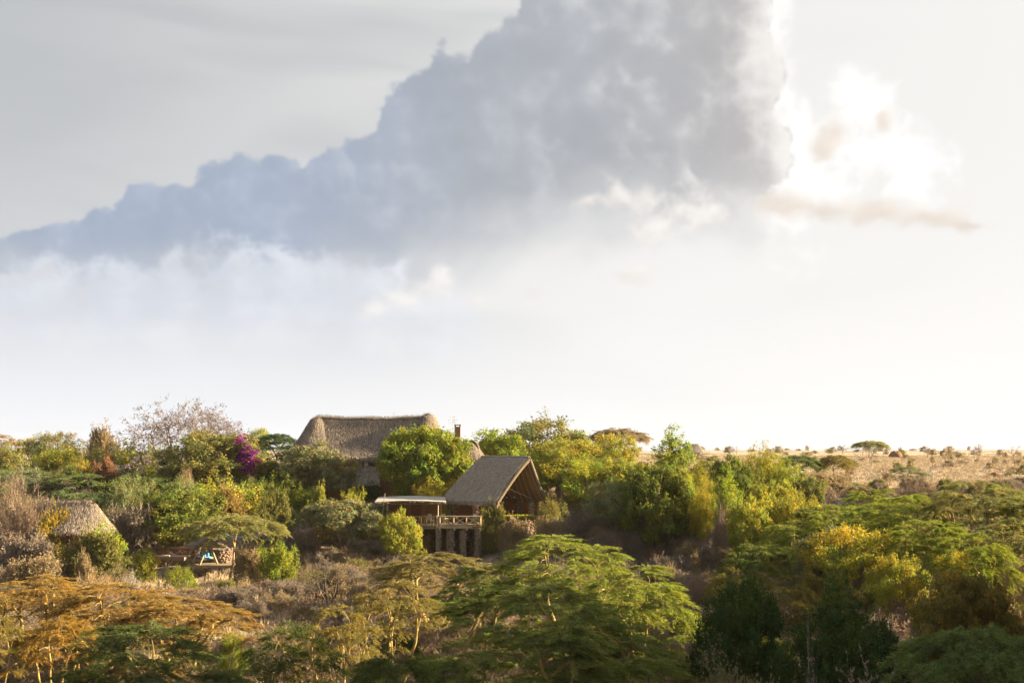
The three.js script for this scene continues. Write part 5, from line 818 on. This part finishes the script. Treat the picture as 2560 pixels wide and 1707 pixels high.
// ---------- repeats that only their place tells apart: scrub between the larger plants ----------
function fill(zone, n, [x0, x1], [d0, d1], keys, mats, hs, ws, seed, group, near = true) {
  const r = rng(seed); let made = 0;
  for (let k = 0; k < n * 9 && made < n; k++) {
    const D = mix(d0, d1, r()), px = mix(x0, x1, r()), x = (px - W / 2) / F * D, w = mix(ws[0], ws[1], r());
    if (group.includes('plain') && D > 160 && fbm(x * 0.035 + 2, D * 0.03, 2) < 0.0 && r() < 0.85) continue;
    if (plants.some(([a, d, q]) => Math.hypot(a - x, d - D) < Math.min(q, 2.2) * 0.55 + w * 0.18) || avoid(x, D)) continue;
    const key = keys[Math.floor(r() * keys.length)], [leaf, wood] = mats[Math.floor(r() * mats.length)], high = mix(hs[0], hs[1], r());
    plant(key, px, 0, w * F / D, D, leaf, wood, near ? nearLabel(key, leaf, wood, px, D, zone, w, high) : zone, { h: high, turn: r() * 6.28, group, name: key.startsWith('bare') || key.startsWith('snag') || key.startsWith('plain') ? undefined : 'scrub_bush' }); made++;
  }
}
const avoid = (x, D) => { // buildings and the terrace stay clear
  const px = x / D * F + W / 2;
  return (D > 118 && D < 136 && px > 950 && px < 1370) || (D > 136 && D < 150 && px > 715 && px < 1200) || (D > 97 && D < 120 && px > 335 && px < 615) || (D > 108 && D < 120 && px > 335 && px < 700) || (D > 106 && D < 114 && px > 95 && px < 285) || Math.hypot(x, D) < 40;
};
// labels of fillers: their look, and where they stand against the nearest thing one can find
const LANDMARKS = [[905, 1100, 'the thatched house'], [525, 1150, 'the bougainvillea'], [465, 1040, 'the jacaranda'], [190, 1295, 'the shaggy hut'], [474, 1195, 'the straw-coloured mound'], [508, 1375, 'the thatched swing bed'], [588, 1320, 'the lone flat acacia'], [1150, 1300, 'the deck'], [1290, 1220, 'the lounge gable'], [1640, 1220, 'the dense dark round tree'], [1885, 1170, 'the large drooping tree'], [1815, 1235, 'the upright lime tree'], [2105, 1370, 'the large yellow tree'], [2440, 1250, 'the tall yellow-trunked acacia'], [2250, 1270, 'the pale forked acacia'], [2395, 1480, 'the olive domed tree'], [1845, 1530, 'the left dark evergreen'], [2085, 1600, 'the right dark evergreen'], [2440, 1620, 'the corner flat-topped acacia'], [1400, 1380, 'the large lime acacia'], [1370, 1560, 'the huge dark acacia'], [1085, 1420, 'the olive acacia'], [395, 1620, 'the dark domed acacia'], [110, 1500, 'the leaning golden acacia'], [300, 1520, 'the many-stemmed golden acacia'], [620, 1520, 'the bare ground'], [790, 1165, 'the grey round tree'], [865, 1295, 'the wide grey-olive bush'], [1345, 1120, 'the tall olive tree'], [1540, 1090, 'the brown skyline acacia'], [1735, 1122, 'the far hut'], [1995, 1160, 'the umbrella thorns'], [703, 1395, 'the round green bush'], [830, 1440, 'the dark bare tree'], [55, 1250, 'the red-brown leafless bush'], [140, 1100, 'the grey-green skyline tree'], [985, 1520, 'the thin many-stemmed acacia'], [60, 1180, 'the blue-green thorn bush'], [1798, 1310, 'the mauve thicket'], [2290, 1210, 'the dark brown thicket'], [450, 1280, 'the dense green round tree'], [2175, 1130, 'the lone plain acacia'], [2490, 1190, 'the broad termite mound'], [2239, 1122, 'the far termite mound'], [2262, 1170, 'the low plain thorn bush'], [2442, 1112, 'the thin forked skyline tree'], [2082, 1155, 'the olive umbrella thorn']];
const used = new Set();
function nearLabel(key, leaf, wood, px, D, zone, wide, high) {
  const x = (px - W / 2) / F * D, py = 1130 - (land(x, D) + 1.2 - EYE) * F / D; let best = null, bd = 1e9;
  for (const l of LANDMARKS) { const d = Math.hypot(l[0] - px, (l[1] - py) * 1.3); if (d < bd) { bd = d; best = l; } }
  const colour = new Map([[M.mauve, 'mauve-grey'], [M.tan, 'tan'], [M.olive, 'olive'], [M.green, 'green'], [M.yellowGreen, 'yellow-green'], [M.greyGreen, 'grey-green'], [M.sage, 'sage green']]).get(leaf) ?? 'brown';
  const shape = { scrubA: 'leafless scrub', scrubB: 'arching scrub', scrubC: 'upright scrub', scrubD: 'broom-like scrub', scrubE: 'fine leafless scrub', scrubF: 'fine-twigged scrub', bush: 'leafy bush', bushB: 'feathery bush', mound: 'flat thorn bush', roundB: 'small round tree', airy: 'small airy tree', plainBush: 'dry bush', snag: 'crooked dead tree' }[key] ?? 'bush';
  const dx = px - best[0], dy = py - best[1], far = bd > 170 ? 'far ' : bd > 110 ? 'well ' : bd > 70 ? '' : bd > 35 ? 'close ' : 'directly ';
  const where = Math.abs(dx) > Math.abs(dy) * 1.4 ? (dx < 0 ? 'left of' : 'right of') : dy > 0 ? (Math.abs(dx) < 20 ? 'below' : dx < 0 ? 'below and left of' : 'below and right of') : (Math.abs(dx) < 20 ? 'behind' : dx < 0 ? 'behind and left of' : 'behind and right of');
  const size = wide < 2.9 ? 'narrow ' : wide > 4.2 ? 'wide ' : '', l = `${size}${high > 2.4 ? 'tall ' : high < 1.3 ? 'low ' : ''}${colour} ${wood === M.rustTwig ? 'rusty-stemmed ' : wood === M.tanTwig && shape !== 'leafy bush' ? 'pale-stemmed ' : ''}${D > 400 ? 'skyline ' : ''}${shape} ${far}${where} ${best[2]}`;
  if (!used.has(l)) { used.add(l); return l; }
  return zone;
}
const scrubs = ['scrubA', 'scrubB', 'scrubC', 'scrubE', 'scrubF', 'scrubD'];
const dryMats = [[M.mauve, M.mauveTwig], [M.tan, M.brownTwig], [M.olive, M.oliveTwig], [M.tan, M.tanTwig], [M.mauve, M.brownTwig]];
const rustMats = [[M.mauve, M.brownTwig], [M.tan, M.rustTwig], [M.mauve, M.mauveTwig]];
const leafy = [[M.olive, M.bark], [M.green, M.bark], [M.yellowGreen, M.bark], [M.greyGreen, M.bark]];
fill('twiggy brown scrub on the steep slope between the lounge and the gully', 56, [1390, 1740], [96, 122], scrubs, rustMats, [1.8, 3.3], [2.8, 5], 501, 'scrub on the slope right of the lounge');
fill('mauve-grey scrub filling the dark gully right of centre', 24, [1690, 1900], [94, 112], scrubs, rustMats, [1.5, 3], [2.6, 4.6], 502, 'scrub in the gully');
fill('mixed green bush packed on the bank above the gully', 22, [1560, 2020], [113, 134], ['bush', 'bushB', 'scrubC', 'roundB'], leafy, [2, 3.6], [3, 5], 503, 'bushes above the gully');
fill('leafy bush in the belt of green behind the lounge', 18, [1200, 1620], [134, 160], ['bush', 'bushB', 'roundB', 'airy'], leafy, [2.2, 3.8], [3, 5.2], 504, 'bushes behind the lounge');
fill('brown scrub on the broken ground below the plain at right', 34, [1960, 2560], [116, 158], scrubs, dryMats, [1.1, 2.1], [2.2, 4.4], 505, 'scrub below the plain');
fill('low scrub among the acacias of the right hillside', 26, [1880, 2620], [66, 112], ['scrubB', 'scrubC', 'mound', 'bushB'], [...dryMats, ...leafy], [1.4, 3], [2.6, 4.4], 506, 'scrub on the right hillside');
fill('dry scrub on the slope below the grey-olive bush and the deck', 40, [720, 1080], [92, 117], scrubs, dryMats, [1.2, 2.4], [2.2, 4.2], 507, 'scrub below the deck');
fill('dry brown scrub around the pool terrace and the bare ground', 32, [240, 780], [84, 108], scrubs, [...dryMats, ...rustMats], [0.9, 1.9], [2, 3.6], 508, 'scrub round the terrace');
fill('grey-brown scrub on the far left hillside', 26, [-60, 330], [84, 128], scrubs, dryMats, [1.4, 2.6], [2.8, 4.8], 509, 'scrub on the left hillside');
fill('leafy bush in the thick hillside growth left of the house', 30, [-60, 780], [118, 146], ['bush', 'bushB', 'scrubC', 'mound', 'scrubB'], [...leafy, [M.sage, M.bark], [M.mauve, M.mauveTwig]], [1.8, 3.2], [3, 5.2], 510, 'bushes left of the house');
fill('bush in the hedge-like line along the left skyline', 20, [-60, 700], [150, 182], ['bush', 'bushB', 'scrubC', 'airy'], [...leafy, [M.tan, M.tanTwig]], [1.8, 3.4], [3, 5.5], 511, 'bushes on the left skyline');
fill('small scrub in the shade under the big foreground acacias', 48, [560, 1800], [50, 88], scrubs, [...dryMats, [M.green, M.bark]], [0.9, 2], [2, 3.6], 512, 'scrub under the foreground acacias');
fill('brown scrub beneath the golden acacias at left', 26, [-40, 560], [56, 84], scrubs, dryMats, [0.8, 1.6], [2, 3.2], 513, 'scrub under the golden acacias');
fill('small pale bush dotted over the open plain', 95, [1560, 2700], [165, 420], ['plainBush'], [[M.tan, M.tanTwig], [M.olive, M.tanTwig], [M.tan, M.brownTwig], [M.greyGreen, M.tanTwig]], [0.7, 2.0], [1.4, 4.0], 514, 'bushes dotted on the plain');
fill('tiny pale bush along the far skyline of the plain', 60, [1480, 2640], [420, 780], ['plainBush'], [[M.tan, M.tanTwig], [M.olive, M.tanTwig], [M.tan, M.tanTwig], [M.mauve, M.tanTwig]], [1.0, 3.2], [2.5, 7], 515, 'bushes along the far skyline');
fill('crooked dead tree on the skyline of the plain', 14, [1700, 2560], [330, 520], ['snag'], [[null, M.greyBark], [null, M.brownTwig]], [3.5, 6.5], [4, 7], 516, 'dead trees on the skyline');
fill('small crooked dead thorn tree on the open plain', 8, [2150, 2560], [170, 300], ['snag'], [[null, M.greyBark], [null, M.brownTwig]], [1.8, 3], [2, 3.4], 517, 'dead trees on the plain');
// unseen tall trees, added beyond the right edge to shade the foreground
{
  const r = rng(540), spots = [[38, 61], [43, 66], [36, 54], [48, 60], [44, 52], [52, 66], [33, 47], [41, 45], [55, 54], [60, 60], [50, 46], [38, 39], [46, 57], [47, 38]];
  for (const [x, D] of spots) plant(r() < 0.5 ? 'feverA' : 'roundC', x / D * F + W / 2, 0, (10 + r() * 4) * F / D, D, r() < 0.5 ? M.fever : M.green, M.feverBark, 'unseen tall tree added beyond the right edge to shade the foreground', { h: (D > 44 && D < 61 ? 21 : 17) + r() * 4, turn: r() * 6.28, group: 'added shade trees beyond the right edge' });
}
// ---------- ground cover ----------
{
  const tuft = new GB(), r = rng(601); for (let k = 0; k < 26; k++) { const a = r() * 6.28, d = V(Math.cos(a) * 0.6, 0.8 + r() * 0.6, Math.sin(a) * 0.6).normalize(); tuft.blade(V((r() - 0.5) * 0.35, -0.05, (r() - 0.5) * 0.35), d, side(d, rnd3(r)), 0.3 + r() * 0.35, 0.035, tint(r, 0.25, 0.08)); }
  const geo = tuft.done(), spots = [];
  const sow = (n, [x0, x1], [d0, d1], s0, s1) => { for (let k = 0; k < n; k++) { const D = Math.sqrt(mix(d0 * d0, d1 * d1, r())), px = mix(x0, x1, r()), x = (px - W / 2) / F * D; if (fbm(x * 0.12 + 3, D * 0.12, 3) + r() * 0.5 < -0.02) continue; if (D > 119 && D < 135 && px > 960 && px < 1360) continue; spots.push([x, D, mix(s0, s1, r())]); } };
  sow(16000, [-200, 2760], [50, 125], 0.7, 1.5); sow(9000, [-200, 2760], [125, 185], 0.7, 1.4); sow(26000, [1350, 2800], [140, 480], 0.8, 1.6);
  const m = new THREE.InstancedMesh(geo, std(0.46, 0.36, 0.25, 1, { vertexColors: true }), spots.length), mt = new THREE.Matrix4(), q = new THREE.Quaternion();
  spots.forEach(([x, D, s], k) => { q.setFromAxisAngle(V(0, 1, 0), r() * 6.28); mt.compose(V(x, land(x, D), -D), q, V(s, s * (0.7 + r() * 0.6), s)); m.setMatrixAt(k, mt); const c = 0.7 + r() * 0.5; m.setColorAt(k, new THREE.Color().setRGB(c * (1 + (r() - 0.5) * 0.1), c, c * (0.85 + r() * 0.25))); });
  m.name = 'dry_grass'; m.castShadow = m.receiveShadow = true; scene.add(tag(m, 'dry straw-coloured grass covering the slopes and plain', 'grass', null, 'stuff'));
}
{ // tangled low undergrowth that carpets the valley and the slopes
  const r = rng(655), geo = scrub({ seed: 277, arcs: 70, subs: 7, leaves: 0, twig: 0.022, H: 1, R: 0.95, up: 0.2 }).trunk, spots = [];
  for (let k = 0; k < 9000; k++) { const D = 50 + r() * 92, px = -80 + r() * 2740, x = (px - W / 2) / F * D; if (avoid(x, D) || fbm(x * 0.1 + 8, D * 0.1, 3) + r() * 0.6 < 0.02 || (px > 500 && px < 740 && D > 72 && D < 92 && r() < 0.7)) continue; spots.push([x, D, 0.55 + r() * 0.75]); }
  const m = new THREE.InstancedMesh(geo, woodMat(0.20, 0.14, 0.095), spots.length), mt = new THREE.Matrix4(), q = new THREE.Quaternion();
  spots.forEach(([x, D, s], k) => { q.setFromAxisAngle(V(0, 1, 0), r() * 6.28); mt.compose(V(x, land(x, D) - 0.05, -D), q, V(s * (0.9 + r() * 0.5), s * (0.5 + r() * 0.6), s)); m.setMatrixAt(k, mt); const c = 0.6 + r() * 0.8; m.setColorAt(k, new THREE.Color().setRGB(c * (1 + (r() - 0.5) * 0.2), c, c * (0.85 + r() * 0.3))); });
  m.name = 'undergrowth'; m.castShadow = m.receiveShadow = true; scene.add(tag(m, 'tangled dry brown undergrowth carpeting the valley and slopes', 'undergrowth', null, 'stuff'));
}
{ // trimmed hedge on the terrace wall in front of the lounge
  const g = new GB(), r = rng(620), t = thing('terrace_hedge', 'low bright yellow-green hedge on the lounge terrace wall', 'hedge', P(1295, 1292, 124));
  for (let k = 0; k < 2600; k++) { const d = rnd3(r); g.leaf(V((r() - 0.5) * 3.6, (r() - 0.5) * 0.35, (r() - 0.5) * 0.6 + 0), d, side(d, rnd3(r)), 0.14, 0.08, tint(r, 0.25, 0.1)); }
  stuff(part('foliage', g.done(), M.hedge, t)); part('hedge_core', boxG(0, -0.1, 0, 3.4, 0.25, 0.35), M.bark, t);
}
console.log('triangles', Math.round(TRI), 'plants', plants.length);
renderer.render(scene, camera);
